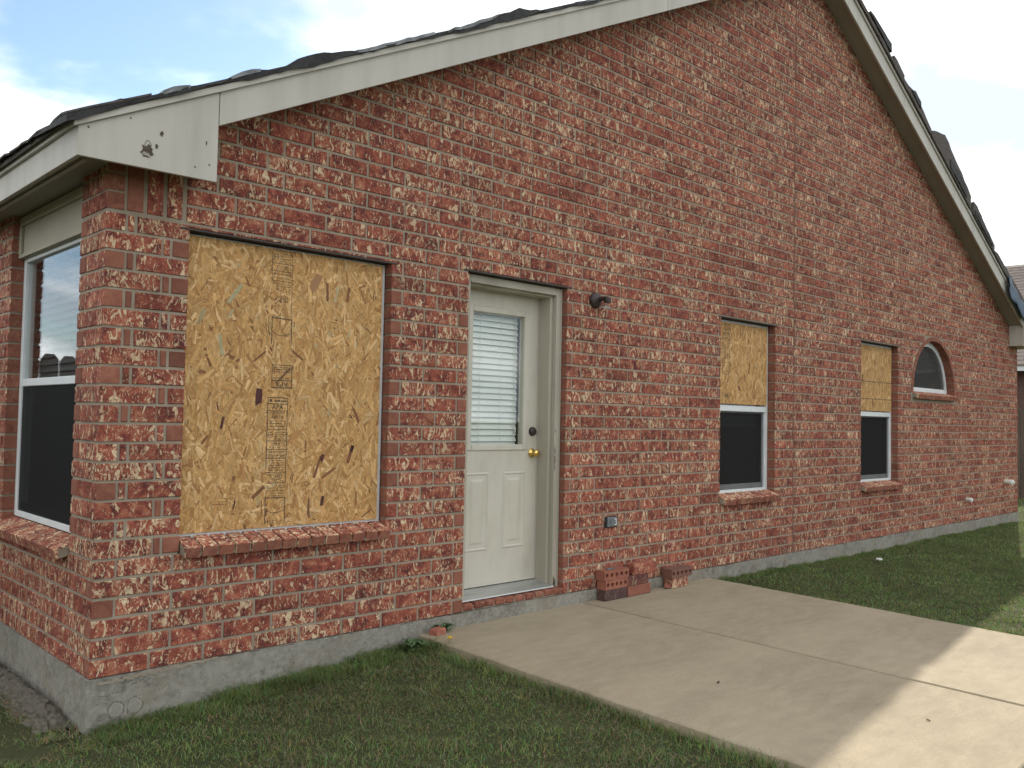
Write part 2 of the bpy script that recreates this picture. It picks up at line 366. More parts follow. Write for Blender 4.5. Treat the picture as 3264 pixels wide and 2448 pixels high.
def block(name, size, loc, rot=(0, 0, 0), mat=None, parent=None, plain=0.0, bev=.005, rough=.0, holes=0, bk=None, cutface=None):
    """one free-standing brick, centre loc, real brick with bevelled edges (and cores through its -y face)"""
    bm = bmesh.new(); sx, sy, sz = size
    if not holes:
        bmesh.ops.create_cube(bm, size=1); bmesh.ops.scale(bm, vec=size, verts=bm.verts)
        bmesh.ops.bevel(bm, geom=list(bm.edges), offset=bev, segments=1, affect='EDGES')
    else:
        x0, x1, z0, z1, y0, y1 = -sx/2, sx/2, -sz/2, sz/2, -sy/2, sy/2
        cw = sx/holes; n = 12; r = .0155
        for k in range(holes):
            cx = x0+cw*(k+.5); ring, sq, deep = [], [], []
            for i in range(n):
                a = 2*math.pi*(i+.5)/n; ca, sa = math.cos(a), math.sin(a)
                m_ = min((cw/2)/max(abs(ca), 1e-6), (sz/2)/max(abs(sa), 1e-6))
                ring.append(bm.verts.new((cx+r*ca, y0, r*sa))); sq.append(bm.verts.new((cx+m_*ca, y0, m_*sa))); deep.append(bm.verts.new((cx+r*ca, y1-.004, r*sa)))
            for i in range(n):
                j = (i+1) % n
                bm.faces.new((sq[i], ring[i], ring[j], sq[j])); bm.faces.new((ring[i], deep[i], deep[j], ring[j]))
            bm.faces.new(deep)
            for sgx, sgz in ((1,1),(-1,1),(-1,-1),(1,-1)):   # corner fill
                cv = Vector((cx+sgx*cw/2, y0, sgz*sz/2)); near = sorted(sq, key=lambda q: (q.co-cv).length)[:2]
                bm.faces.new((bm.verts.new(cv), near[0], near[1]))
        P = [bm.verts.new(q) for q in ((x0,y0,z0),(x1,y0,z0),(x1,y1,z0),(x0,y1,z0),(x0,y0,z1),(x1,y0,z1),(x1,y1,z1),(x0,y1,z1))]
        for f in ((0,3,2,1),(4,5,6,7),(1,2,6,5),(2,3,7,6),(3,0,4,7)): bm.faces.new([P[i] for i in f])
        bmesh.ops.remove_doubles(bm, verts=bm.verts, dist=1e-5)
    if rough:
        for v in bm.verts: v.co += Vector((random.uniform(-rough, rough), random.uniform(-rough, rough), random.uniform(-rough, rough)))
    bmesh.ops.recalc_face_normals(bm, faces=bm.faces)
    tx = [v.co.copy() for v in bm.verts]; cut = [cutface is not None and f.normal.dot(Vector(cutface)) > .8 for f in bm.faces]
    bmesh.ops.rotate(bm, verts=bm.verts, cent=(0,0,0), matrix=Euler(rot).to_matrix())
    zmin = min(v.co.z for v in bm.verts)
    for v in bm.verts: v.co.z -= zmin
    me = bpy.data.meshes.new(name); bm.to_mesh(me); nf = len(bm.faces); bm.free()
    sd = rng.uniform(-40, 40, 3)
    a = me.attributes.new('tex', 'FLOAT_VECTOR', 'POINT'); a.data.foreach_set('vector', np.array([np.array(q)+sd for q in tx], dtype=np.float32).ravel())
    a = me.attributes.new('bk', 'FLOAT_VECTOR', 'FACE'); b = bk or bkval(plain); a.data.foreach_set('vector', np.array([(b[0]*.95, b[1], .92) if c_ else b for c_ in cut], dtype=np.float32).ravel())
    return link(name, me, mat or M_brick, parent, (loc[0], loc[1], loc[2]+zmin))

H, JT, BL = .0915, .0135, .2725
XR = 13.262
XO = (.403, 1.651); XD = (2.265, 3.209); XA = (5.206, 6.14); XB = (7.972, 8.938)
ZO, ZD, ZW, ZS = 2.162, 2.200, 2.180, .540
AC, AR = (10.04, 1.66), .665
OPEN = [(*XO, ZS, ZO), (*XD, 0.0, ZD), (*XA, ZS, ZW), (*XB, ZS, ZW)]
lineL = lambda x: 2.467 + .5*x
lineR = lambda x: 9.238 - .5016*x
APX = (9.238-2.467)/(1.0016); APZ = lineL(APX)

house = empty('brick_house', (6.63, 5.0, -.2))
tag(house, 'long red brick gable house with boarded windows, cream door and torn roof edge', 'house')
gable = Bricks()
def free(x0, x1, z0, z1, arch_pad, pad=0.0):
    """x intervals of [x0,x1] not inside an opening that overlaps the height band"""
    iv = [(x0, x1)]
    cut = [(a-pad, b+pad) for a, b, c, d in OPEN if c < z1-1e-6 and d > z0+1e-6]
    if arch_pad is not None:
        r = AR+arch_pad; zc = AC[1]
        lo = max((z0+z1)/2-.01, zc)
        if z1 > zc-(.10 if arch_pad > .05 else .055) and z0 < zc+r:
            h = max(0.0, min(lo, zc+r)-zc); hw = math.sqrt(max(r*r-h*h, 0.0))
            if hw > .02: cut.append((AC[0]-hw, AC[0]+hw))
    for a, b in cut:
        nv = []
        for p, q in iv:
            if b <= p or a >= q: nv.append((p, q)); continue
            if a > p: nv.append((p, a))
            if b < q: nv.append((b, q))
        iv = nv
    return iv
nrow = int(APZ/H)+1
for k in range(nrow):
    z0 = k*H; z1 = z0+H-JT
    xs = [i*BL for i in range(0, 60)] if k % 2 == 0 else [0.0] + [.1+i*BL for i in range(0, 60)]
    xs = [x for x in xs if x < XR-.03] + [XR]
    xs = sorted(xs + [6.49])
    # vertical sub bands where a lintel cuts through the course
    tops = [t for t in (ZO, ZD, ZW) if z0+.004 < t < z1-.004]
    for a, b in zip(xs[:-1], xs[1:]):
        a1 = a if a == 0 else a+JT/2; b1 = b if b == XR else b-JT/2
        if b1-a1 < .02: continue
        # slope of the roof
        if z0 > lineL(0)-.03: a1 = max(a1, (z0-2.467)/.5 - .02)
        if z0 > lineR(XR)-.03: b1 = min(b1, (9.238-z0)/.5016 + .02)
        if b1-a1 < .02: continue
        if a1 < .395 and z0 > ZS-.02:                       # pier handled apart
            if b1 <= .403: continue
            if z0 > 2.19: a1 = max(a1, .385)
            elif b1 < .5: continue
            else: a1 = max(a1, .403)
            if b1-a1 < .03: continue
        if not tops:
            for p, q in free(a1, b1, z0, z1, .062):
                if q-p > .018: gable.add('g', p, q, z0, z1)
        else:
            cutt = None
            for (oa, ob, oc, od) in OPEN:
                if od in tops and oa < b1 and ob > a1: cutt = (oa, ob, od)
            if cutt is None:
                for p, q in free(a1, b1, z0, z1, .062):
                    if q-p > .018: gable.add('g', p, q, z0, z1)
            else:
                oa, ob, od = cutt
                segs = [(max(a1, oa), min(b1, ob), od+.008, z1)]
                if a1 < oa: segs.append((a1, oa, z0, z1))
                if b1 > ob: segs.append((ob, b1, z0, z1))
                for p, q, c, d in segs:
                    if q-p > .018 and d-c > .006: gable.add('g', p, q, c, d)
# corner bricks + pier between the corner and the boarded window
left = Bricks()
YW = (.358, 1.597)                                          # opening of the side window
for k in range(0, 27):
    z0 = k*H; z1 = z0+H-JT
    inpier = ZS-.02 < z0 < 2.19
    if z0 > 2.19: continue
    if k % 2 == 0:
        if inpier:
            gable.items = gable.items
            gable.box(0, .262, 0, .092, z0, z1)
            gable.add('g', .275, .306, z0, z1); gable.add('g', .320, .403, z0, z1, plain=1.0 if random.random() < .75 else 0)
            left.add('l', .104, YW[0], z0, z1)
    else:
        if inpier:
            gable.box(0, .086, 0, .262, z0, z1, plain_front=1.0 if random.random() < .5 else 0)
            gable.add('g', .100, .130, z0, z1); gable.add('g', .145, .403, z0, z1)
            left.add('l', .275, YW[0], z0, z1)
for k, z0 in enumerate((2.203, 2.292, 2.381)):              # headers and soldiers under the eave box
    gable.box(0, .078, 0, .26 if k % 2 else .092, z0, z0+.078, plain_front=.8)
    left.add('l', .275 if k % 2 else .104, YW[0], z0, z0+.078)
for a, b in ((.092, .170), (.188, .266), (.286, .362)): gable.add('g', a, b, 2.203, 2.44)
# low rows of the corner below the sill keep their generic pieces; side wall
for k in range(0, 28):
    z0 = k*H; z1 = z0+H-JT
    if z0 > 2.40: break
    ys = [(.104 if k % 2 == 0 else .0)] + [(.104 if k % 2 == 0 else .0)+BL*i for i in range(1, 22)]
    for a, b in zip(ys[:-1], ys[1:]):
        a1, b1 = (a if a < .11 else a+JT/2), b-JT/2
        if z0 < ZS-.02:
            if k % 2 == 1 and a == 0.0: continue           # the corner box below
            left.add('l', a1, b1, z0, z1)
        elif b1 > YW[1]:
            a1 = max(a1, YW[1])
            if b1-a1 > .02: left.add('l', a1, b1, z0, z1)
    if k % 2 == 1 and z0 < ZS-.02:
        gable.items = [it for it in gable.items if not (abs(it[0][0][0]) < 1e-6 and abs(it[0][0][2]-z0) < 1e-6 and len(it[0]) == 12)]
        gable.box(0, .094, 0, .262, z0, z1, plain_front=.9 if random.random() < .4 else 0)

allb = gable.items + left.items
def size(it):
    V = it[0]; P = [px(q) for q in V]
    u = [p[0] for p in P]; v = [p[1] for p in P]
    if min(p[2] for p in P) < .2 or max(u) < 0 or min(u) > 3264 or max(v) < 0 or min(v) > 2448: return 0
    return (min(max(u), 3264)-max(min(u), 0))*(min(max(v), 2448)-max(min(v), 0))
ids_left = set(id(i) for i in left.items)
allb.sort(key=size, reverse=True)

# mortar bodies
def bands(zs, depth0, depth1, mb, inset, arch):
    zs = sorted(set(zs))
    for c, d in zip(zs[:-1], zs[1:]):
        if d-c < 1e-5: continue
        zm_ = (c+d)/2
        xl0, xl1 = max(.005, (c-2.467)/.5), max(.005, (d-2.467)/.5)
        xr0, xr1 = min(XR-.004, (9.238-c)/.5016), min(XR-.004, (9.238-d)/.5016)
        if xr1 <= xl1: continue
        for p, q in free(-1, 99, zm_-1e-4, zm_+1e-4, arch, inset):
            p0, p1 = (max(p, xl0), max(p, xl1)); q0, q1 = (min(q, xr0), min(q, xr1))
            if q0-p0 < 1e-4: continue
            mb.prism([(p0, c), (q0, c), (q1, d), (p1, d)], depth0, depth1)
zl = [-.001, ZS, ZO, ZD, ZW, lineL(0), lineR(XR), APZ-.01] + [AC[1]-.055+i*.025 for i in range(31)] + [3.0+i*.4 for i in range(8)]
mb = MB(); bands(zl, .0050, .105, mb, .006, .004)
gw = mb.build('gable_wall', M_mortar, house, fix=False)
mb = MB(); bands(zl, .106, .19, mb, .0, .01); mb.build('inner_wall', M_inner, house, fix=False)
mb = MB(); mb.box(.0050, .105, .106, YW[0]-.006, -.001, 2.44).box(.0050, .105, YW[0]-.006, YW[1]+.006, -.001, ZS).box(.0050, .105, YW[1]+.006, 14, -.001, 2.44)
lw = mb.build('side_wall', M_mortar, house)
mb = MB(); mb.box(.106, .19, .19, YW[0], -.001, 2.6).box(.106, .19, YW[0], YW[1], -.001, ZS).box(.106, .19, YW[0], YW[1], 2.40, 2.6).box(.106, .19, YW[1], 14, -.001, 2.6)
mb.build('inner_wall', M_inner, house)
mb = MB().box(XR-.10, XR-.004, .107, 14, -.001, 2.62); mb.build('far_side_wall', M_mortar, house)
mb = MB().box(0, XR, 14.001, 14.1, -.001, 5.6); mb.build('rear_wall', M_mortar, house)
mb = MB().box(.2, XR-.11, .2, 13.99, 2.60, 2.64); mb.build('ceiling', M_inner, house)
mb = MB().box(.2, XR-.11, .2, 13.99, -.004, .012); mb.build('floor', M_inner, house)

for it in allb[:300]:
    V = np.array(it[0]); org = ((V[:,0].min()+V[:,0].max())/2, (V[:,1].min()+V[:,1].max())/2, V[:,2].min())
    me = bpy.data.meshes.new('brick'); Bricks.write(me, [it], org)
    link('brick', me, M_brick, lw if id(it) in ids_left else gw, org)
me = bpy.data.meshes.new('brickwork'); Bricks.write(me, allb[300:], (6.6, 0, 0))
tag(link('brickwork', me, M_brick, house, (6.6, 0, 0)), kind='stuff')
MB().box(6.4845, 6.4955, .0005, .0049, 0, 5.6).build('control_joint', simple('joint_sealant', (.17, .095, .065), None, rough=.9), gw)
# ring of cut bricks round the half-round window
arch = empty('arch', (AC[0], 0, AC[1]), house); na = 26
for i in range(na):
    a0 = math.pi*i/na+.006; a1 = math.pi*(i+1)/na-.006
    P = [(AC[0]+r*math.cos(a), AC[1]+r*math.sin(a)) for a, r in ((a0, AR), (a0, AR+.052), (a1, AR+.052), (a1, AR))]
    V = [(x, -.004, z) for x, z in P] + [(x, .104, z) for x, z in P]
    F = [(0,1,2,3), (0,4,5,1), (1,5,6,2), (2,6,7,3), (3,7,4,0)]
    org = tuple(np.array(V).mean(0)); me = bpy.data.meshes.new('arch_brick'); b = bkval(.9)
    Bricks.write(me, [(V, F, rng.uniform(-40, 40, 3), [b]*5)], org); bmm = bmesh.new(); bmm.from_mesh(me); bmesh.ops.recalc_face_normals(bmm, faces=bmm.faces); bmm.to_mesh(me); bmm.free()
    link('arch_brick', me, M_brick, arch, org)
# mortar ring behind the arch bricks
mb = MB(); P = [(AC[0]+r*math.cos(math.pi*i/40), AC[1]+r*math.sin(math.pi*i/40)) for r in (AR+.005, AR+.075) for i in range(41)]
for i in range(40): mb.prism([P[i], P[41+i], P[42+i], P[i+1]], .0035, .1045)
mb.build('mortar_ring', M_mortar, arch, fix=True)

# ------------------------------------------------------------------ foundation
mb = MB()
n = 60
top = []
for i in range(n+1):
    x = -.012+(XR+.02)*i/n
    top.append((x, -.0015-(.004 if i % 7 == 3 else 0)-.003*random.random()))
poly = top + [(XR+.008, -.6), (-.012, -.6)]
mb.prism(poly, -.010, .30)
fo = mb.build('foundation', M_found, house)
mb = MB().box(-.012, .28, .301, 14.1, -.6, -.002); mb.build('foundation', M_found, house)
mb = MB().box(XR-.3, XR+.008, .301, 14.1, -.6, -.002); mb.build('foundation', M_found, house)
def ring(c, r, wob, y, seed):
    rr = random.Random(seed); pts = []
    for i in range(25):
        a = 2*math.pi*i/24; q = r*(1+wob*math.sin(3*a+seed)+.06*rr.uniform(-1, 1)); pts.append((c[0]+q*math.cos(a), y, c[1]+1.1*q*math.sin(a)))
    pts[-1] = pts[0]; return pts
for c, s_ in (((.121, -.163), 1), ((.208, -.160), 2)):
    pa = MB().lathe((c[0], -.0085, c[1]), (0, -1, 0), [(0, .036), (.003, .035), (.004, .030)], 22).build('grout_patch', M_found, fo)
    MB().tube(ring(c, .037, .06, -.0095, s_), .0016, 5).build('crack', M_foundline, fo)
def crack(pts):
    MB().tube(pts, [.0006+.0016*random.random() for _ in pts], 5).build('crack', M_foundline, fo)
def wander(x0, z0, dx, dz, n, j): return [(x0+dx*i+random.uniform(-.3, .3)*dx, -.0095, z0+dz*i+random.uniform(-j, j)) for i in range(n)]
for x, z, dx, dz, n_ in ((.035, -.083, .011, -.001, 6), (.115, -.081, .010, .001, 5), (.185, -.060, .012, .004, 6), (.265, -.045, .010, .003, 4), (.36, -.012, .02, .0006, 6)): crack(wander(x, z, dx, dz, n_, .004))
for i in range(9):
    x = .62+i*.19+random.uniform(-.05, .05); crack(wander(x, -.005, .022, 0, random.randint(3, 6), .0018))
for i in range(14): crack(wander(random.uniform(2.4, 12.8), -.004, .03, 0, random.randint(3, 6), .0018))
# smear of mortar left on the slab edge
mb = MB()
for i in range(26):
    x = .05+i*.022; z = -.028+.0009*i+random.uniform(-.006, .006)
    mb.prism([(x-.016, z-.004), (x+.014, z-.007*random.random()-.002), (x+.018, z+.006), (x-.012, z+.005+.004*random.random())], -.0115-.002*random.random(), -.0098)
tag(mb.build('mortar_smear', M_mortar, fo), kind='stuff')

# ------------------------------------------------------------------ eaves, rake boards, roof
YF = -.2
def rakepoly(line, xa, xb, lo, hi): return [(xa, line(xa)+lo), (xb, line(xb)+lo), (xb, line(xb)+hi), (xa, line(xa)+hi)]
def board(name, poly, y0, y1, mat, parent=house, bevel=.002): return MB().prism(poly, y0, y1).build(name, mat, parent, bevel=bevel)
xm = APX
board('rake_board', rakepoly(lineL, .446, 4.1, -.035, .138), YF, YF+.022, M_trim)
board('rake_board', rakepoly(lineL, 4.103, xm, -.035, .138), YF, YF+.022, M_trim)
board('rake_board', rakepoly(lineR, xm, 9.6, -.035, .138), YF, YF+.022, M_trim)
board('rake_board', rakepoly(lineR, 9.603, XR+.2, -.035, .138), YF, YF+.022, M_trim)
board('rake_moulding', rakepoly(lineL, -.225, xm, .132, .166), YF-.018, YF, M_trim)
board('rake_moulding', rakepoly(lineR, xm, XR+.22, .132, .166), YF-.018, YF, M_trim)
board('rake_soffit', rakepoly(lineL, -.02, xm, 0, .012), YF+.0225, .0065, M_soffit)
board('rake_soffit', rakepoly(lineR, xm, XR+.02, 0, .012), YF+.0225, .0065, M_soffit)
# boxed eave return at the near corner, with a torn hole
ret = MB().prism([(-.203, 2.365), (.442, 2.372), (.442, lineL(.442)+.132), (-.203, lineL(-.203)+.132)], YF-.001, YF+.020).build('eave_return', M_trim, house, bevel=.002)
def blob(name, cx, cz, r, seed, mat, parent, y, sx=1.0, sz=1.0, thick=.002):
    rr = random.Random(seed); P = []
    for i in range(18):
        a = 2*math.pi*i/18; q = r*(1+.35*rr.uniform(-1, 1)); P.append((cx+sx*q*math.cos(a), cz+sz*q*math.sin(a)))
    return MB().prism(P, y-thick, y).build(name, mat, parent)
yb = YF-.0012
blob('splintered_hole', .100, 2.452, .026, 3, M_bare, ret, yb, 1.0, 1.15)
blob('splinter', .096, 2.433, .014, 4, M_soffit, ret, yb-.002, 1.3, .7, .003)
blob('paint_chip', .165, 2.545, .009, 5, M_bare, ret, yb, .8, 1.3)
blob('paint_chip', .143, 2.482, .008, 6, M_bare, ret, yb, .7, 1.4)
blob('paint_chip', -.160, 2.500, .005, 7, M_bare, ret, yb)
blob('paint_chip', .383, 2.553, .005, 8, M_bare, ret, yb, .6, 2)
MB().tube(ring((.103, 2.483), .014, .1, yb-.001, 9), .0012, 4).build('paint_chip', M_bare, ret)
for x, z in ((.40, 2.45), (.33, 2.425), (-.13, 2.56), (.02, 2.585)): blob('nail_head', x, z, .0035, 11, M_bare, ret, yb)
MB().box(-.1805, .0, YF+.0205, 0.004, 2.421, 2.431).box(0.0005, .440, YF+.0205, -.004, 2.421, 2.431).build('eave_soffit', M_soffit, house)
# eave along the side wall
MB().box(-.203, -.181, YF+.0205, 14.1, 2.365, 2.365+.150).build('eave_fascia', M_trim, house, bevel=.002)
MB().box(-.221, -.2035, YF+.0205, 14.1, 2.498, 2.528).build('eave_moulding', M_trim, house, bevel=.002)
MB().box(-.1805, .1045, .0045, 14.1, 2.4095, 2.420).build('eave_soffit', M_soffit, house)
MB().box(-.120, -.098, .005, 14.1, 2.399, 2.409).build('eave_soffit_trim', M_trim, house)
# far eave return: its side faces the camera
MB().box(12.89, XR+.2, YF+.023, -.003, 2.470, 2.60).prism([(12.89, 2.60), (XR+.2, 2.60), (XR+.2, lineR(XR+.2)), (12.89, lineR(12.89)-.002)], YF+.023, -.003).build('eave_return', M_trim, house)
MB().prism([(12.885, 2.462), (XR+.203, 2.462), (XR+.203, lineR(XR+.203)+.13), (12.885, lineR(12.885)+.13)], YF-.001, YF+.0225).build('eave_return', M_trim, house)
MB().box(XR+.18, XR+.202, YF+.023, 14.1, 2.462, 2.60).box(XR+.001, XR+.1795, .0, 14.1, 2.475, 2.487).build('eave_fascia', M_trim, house)
# roof slabs
mb = MB().prism([(-.24, lineL(-.24)+.167), (xm, lineL(xm)+.167), (xm, lineL(xm)+.190), (-.24, lineL(-.24)+.190)], YF-.022, 14.3)
roof = mb.build('roof', M_shingle, house)
MB().prism([(xm+.001, lineR(xm+.001)+.167), (XR+.24, lineR(XR+.24)+.167), (XR+.24, lineR(XR+.24)+.190), (xm+.001, lineR(xm+.001)+.190)], YF-.022, 14.3).build('roof', M_shingle, house)
def strip(name, line, xs, lo, hi, y0, y1, mat, parent, wob=.006, ny=4, dx=0.0):
    """a torn sheet along the rake: lower and upper profile above the soffit line, waving in depth"""
    mb = MB(); nx = len(xs); V = []
    for j in range(ny):
        y = y0+(y1-y0)*j/(ny-1); fade = 1.0-.55*j/(ny-1)
        for i, x in enumerate(xs):
            h = .192+(hi[i]-.192)*fade + random.uniform(-wob, wob)*.5
            V.append((x+dx*j, y+random.uniform(-wob, wob), line(x)+h))
    for i, x in enumerate(xs): V.append((x, y0+random.uniform(-wob, wob), line(x)+lo[i]))
    for i, x in enumerate(xs): V.append((x, y1, line(x)+.1915))
    F = []
    for j in range(ny-1):
        for i in range(nx-1): F.append((j*nx+i, j*nx+i+1, (j+1)*nx+i+1, (j+1)*nx+i))
    b = ny*nx; t = b+nx
    for i in range(nx-1): F += [(b+i, b+i+1, i+1, i), ((ny-1)*nx+i, (ny-1)*nx+i+1, t+i+1, t+i), (b+i, t+i, t+i+1, b+i+1)]
    F += [tuple([b]+[j*nx for j in range(ny)]+[t]), tuple([b+nx-1]+[j*nx+nx-1 for j in range(ny)]+[t+nx-1])[::-1]]
    mb.add(V, F); return mb.build(name, mat, parent)
# left rake: black felt, heights above the soffit line (read from the photograph)
prof = [(-.26,.195),(-.2,.196),(-.12,.197),(-.04,.205),(.05,.19),(.1,.178),(.2,.19),(.28,.194),(.36,.186),(.43,.181),(.54,.19),(.64,.192),(.72,.186),(.80,.192),(.85,.232),(.95,.228),(1.05,.212),(1.13,.197),(1.21,.184),(1.33,.172),(1.45,.176),(1.6,.181),(1.8,.186),(2.0,.19),(2.1,.196),(2.2,.214),(2.32,.238),(2.45,.246),(2.55,.215),(2.66,.184),(2.8,.186),(2.95,.19),(3.05,.188),(3.2,.176),(3.5,.182),(3.8,.178),(4.2,.19),(4.7,.18),(5.3,.19),(6.0,.18),(6.7,.185)]
def densify(pr, step):
    o = []
    for (a, h), (b, g) in zip(pr[:-1], pr[1:]):
        k = max(1, int((b-a)/step)); o += [(a+(b-a)*i/k, h+(g-h)*i/k) for i in range(k)]
    return o+[pr[-1]]
pr = densify(prof, .04)
xs = [p[0] for p in pr]; hi = [.187+(p[1]-.187)*.72+random.uniform(-.005, .006) for p in pr]
lo = [.163+.007*math.sin(x*5.3)+.005*math.sin(x*17+1)+random.uniform(-.004, .004) for x in xs]
lo = [min(l, h-.010) for l, h in zip(lo, hi)]
strip('underlayment', lineL, xs, lo, hi, YF-.032, YF+.45, M_black, roof)
for a, b in ((.12, .30), (.48, .64), (1.2, 1.78), (1.85, 2.3), (3.1, 3.5)):
    sub = [(x, h) for x, h in zip(xs, hi) if a <= x <= b]
    if len(sub) > 2: strip('loose_film', lineL, [q[0] for q in sub], [q[1]-.010 for q in sub], [q[1]+.004+.010*math.sin(math.pi*(q[0]-a)/(b-a)) for q in sub], YF-.036, YF+.3, M_film, roof, wob=.004)
# right rake: curled shingles, each lifted piece its own shingle
def curled(pr, mat=M_shingle, y0=YF-.04, y1=YF+.5, lo=.168):
    q = densify(pr, .07); strip('shingle', lineR, [a for a, b in q], [lo+random.uniform(-.004, .004) for _ in q], [b+random.uniform(-.004, .004) for a, b in q], y0, y1, mat, roof, wob=.004)
curled([(6.8,.20),(7.2,.205),(7.66,.215)]); curled([(7.64,.275),(7.8,.285),(8.0,.32),(8.16,.335)], M_black, YF-.05, YF+.25, .24); curled([(7.6,.215),(8.0,.22),(8.27,.215)])
curled([(8.26,.285),(8.4,.285),(8.52,.265)]); curled([(8.50,.235),(8.65,.25),(8.80,.30),(9.0,.29),(9.31,.235)]); curled([(8.72,.255),(8.82,.315),(8.98,.31)], M_black, YF-.05, YF+.2, .24)
curled([(9.33,.235),(9.42,.30),(9.60,.40),(9.73,.475),(9.85,.47),(10.04,.44),(10.3,.405),(10.5,.37),(10.62,.34)])
curled([(9.9,.30),(10.2,.32),(10.45,.30)], M_black, YF-.052, YF+.1, .20)
curled([(10.72,.33),(10.85,.36),(11.07,.33),(11.3,.30),(11.51,.27)]); curled([(10.75,.24),(11.1,.25),(11.4,.235)], M_black, YF-.052, YF+.1, .19)
curled([(11.52,.21),(11.66,.25),(12.0,.27),(12.4,.285),(12.8,.30),(12.98,.29)]); curled([(12.7,.21),(13.2,.215),(13.5,.21)])
# eave shingles drooping over the side gutter line
y = YF-.03
while y < 6:
    wd = random.uniform(.24, .36); dz = random.uniform(-.012, .010); lift = random.uniform(0, .014)
    V = []; nx = 5
    for j, (x, zz) in enumerate(((-.262, -.006), (-.18, .035), (.10, .17))):
        for i in range(nx):
            a = i/(nx-1); bul = math.sin(math.pi*a)*lift*(1-j/2.2)
            V.append((x+random.uniform(-.006, .006)*(j == 0), y+wd*a-.002, lineL(-.24)+.190+zz+(dz if j == 0 else dz*.4)+bul+(.006 if j == 0 else .008)))
    nn = len(V); V += [(a, b, c-.010) for a, b, c in V]
    F = []
    for j in range(2):
        for i in range(nx-1):
            q = (j*nx+i, j*nx+i+1, (j+1)*nx+i+1, (j+1)*nx+i); F += [q, tuple(nn+k for k in reversed(q))]
    per = [i for i in range(nx)] + [nx*2-1, nx*3-1] + [nx*3-2-i for i in range(nx-1)] + [nx]
    F += [(per[i], per[(i+1) % len(per)], nn+per[(i+1) % len(per)], nn+per[i]) for i in range(len(per))]
    MB().add(V, F).build('shingle', M_shingle, roof); y += wd+.006
# tarp over the low end of the far rake
mb = MB(); nx, nz = 16, 7; V = []
for j in range(nz):
    for i in range(nx):
        x = 12.03+1.42*i/(nx-1); t_ = j/(nz-1)
        z = lineR(x)+.175 - t_*(.23+.05*math.sin(i*1.3)+.04*math.sin(i*.5)) + .02
        V.append((x+.02*math.sin(j*2+i), YF-.052-.022*t_-.010*math.sin(i*1.9+j*.6), z))
F = [(j*nx+i, j*nx+i+1, (j+1)*nx+i+1, (j+1)*nx+i) for j in range(nz-1) for i in range(nx-1)]
nn = len(V); V += [(a, b+.004, c) for a, b, c in V]; F += [tuple(nn+k for k in reversed(f)) for f in F]
per = list(range(nx)) + [nx*(j+1)-1 for j in range(1, nz)] + [nx*nz-2-i for i in range(nx-1)] + [nx*(nz-2-j) for j in range(nz-2)]
F += [(per[i], nn+per[i], nn+per[(i+1) % len(per)], per[(i+1) % len(per)]) for i in range(len(per))]
tp = MB().add(V, F).build('tarp', M_tarp, None, smooth=True); tag(tp, 'crumpled dark blue tarp hanging over the low end of the far roof edge', 'tarp')

# ------------------------------------------------------------------ lintels and brick sills
def lintel(xa, xb, z, name='lintel'): MB().box(xa-.045, xb+.045, -.004, .1045, z-.003, z+.006).build(name, M_steel, house)
lintel(*XO, ZO); lintel(*XD, ZD); lintel(*XA, ZW); lintel(*XB, ZW)
def sill(xa, xb, ztop, n, label=None, side='g', yb=.075, proj=.052, z_off=0.0):
    """rowlock sill bricks sloping out of the wall"""
    rot = R(17); L_ = .148; Hh = .056
    if side == 'g': s = empty('window_sill', ((xa+xb)/2, 0, ztop-.09), house)
    else: s = empty('window_sill', (0, (xa+xb)/2, ztop-.09), house)
    p = (xb-xa)/n
    for i in range(n):
        u = xa+p*(i+.5); yc = (yb-proj)/2; zc = ztop-.018-Hh/2-.012
        if side == 'g': block('sill_brick', (p-.013, L_, Hh), (u, yc, zc+random.uniform(-.001, .001)), (rot, 0, random.uniform(-.006, .006)), M_brick, s, cutface=(0, -1, 0), bk=(random.uniform(1.1, 1.3), random.uniform(.53, .58), 0.0), bev=.0022)
        else: block('sill_brick', (L_, p-.013, Hh), (yc, u, zc), (0, -rot, random.uniform(-.006, .006)), M_brick, s, cutface=(-1, 0, 0), bk=(random.uniform(1.1, 1.3), random.uniform(.53, .58), 0.0), bev=.0022)
    m = MB(); A = math.tan(rot)
    f = lambda d: ztop-.018-.012-.003+(d-(yb-proj)/2)*A
    if side == 'g': m.prism([(-proj+.006, f(-proj+.006)-Hh+.006), (yb-.004, f(yb)-Hh+.004), (yb-.004, f(yb)-.006), (-proj+.008, f(-proj)-.004)], xa+.004, xb-.004, 'x')
    else: m.prism([(-proj+.006, f(-proj+.006)-Hh+.006), (yb-.004, f(yb)-Hh+.004), (yb-.004, f(yb)-.006), (-proj+.008, f(-proj)-.004)], xa+.004, xb-.004, 'y')
    m.build('mortar_bed', M_mortar, s)
sill(XO[0]+.002, XO[1]-.004, .628, 14)
sill(XA[0]+.002, XA[1]-.002, .628, 10); sill(XB[0]+.002, XB[1]-.002, .628, 10)
sill(AC[0]-AR+.0, AC[0]+AR+.0, 1.690, 14)
sill(YW[0]+.002, YW[1]-.002, .612, 13, side='l')

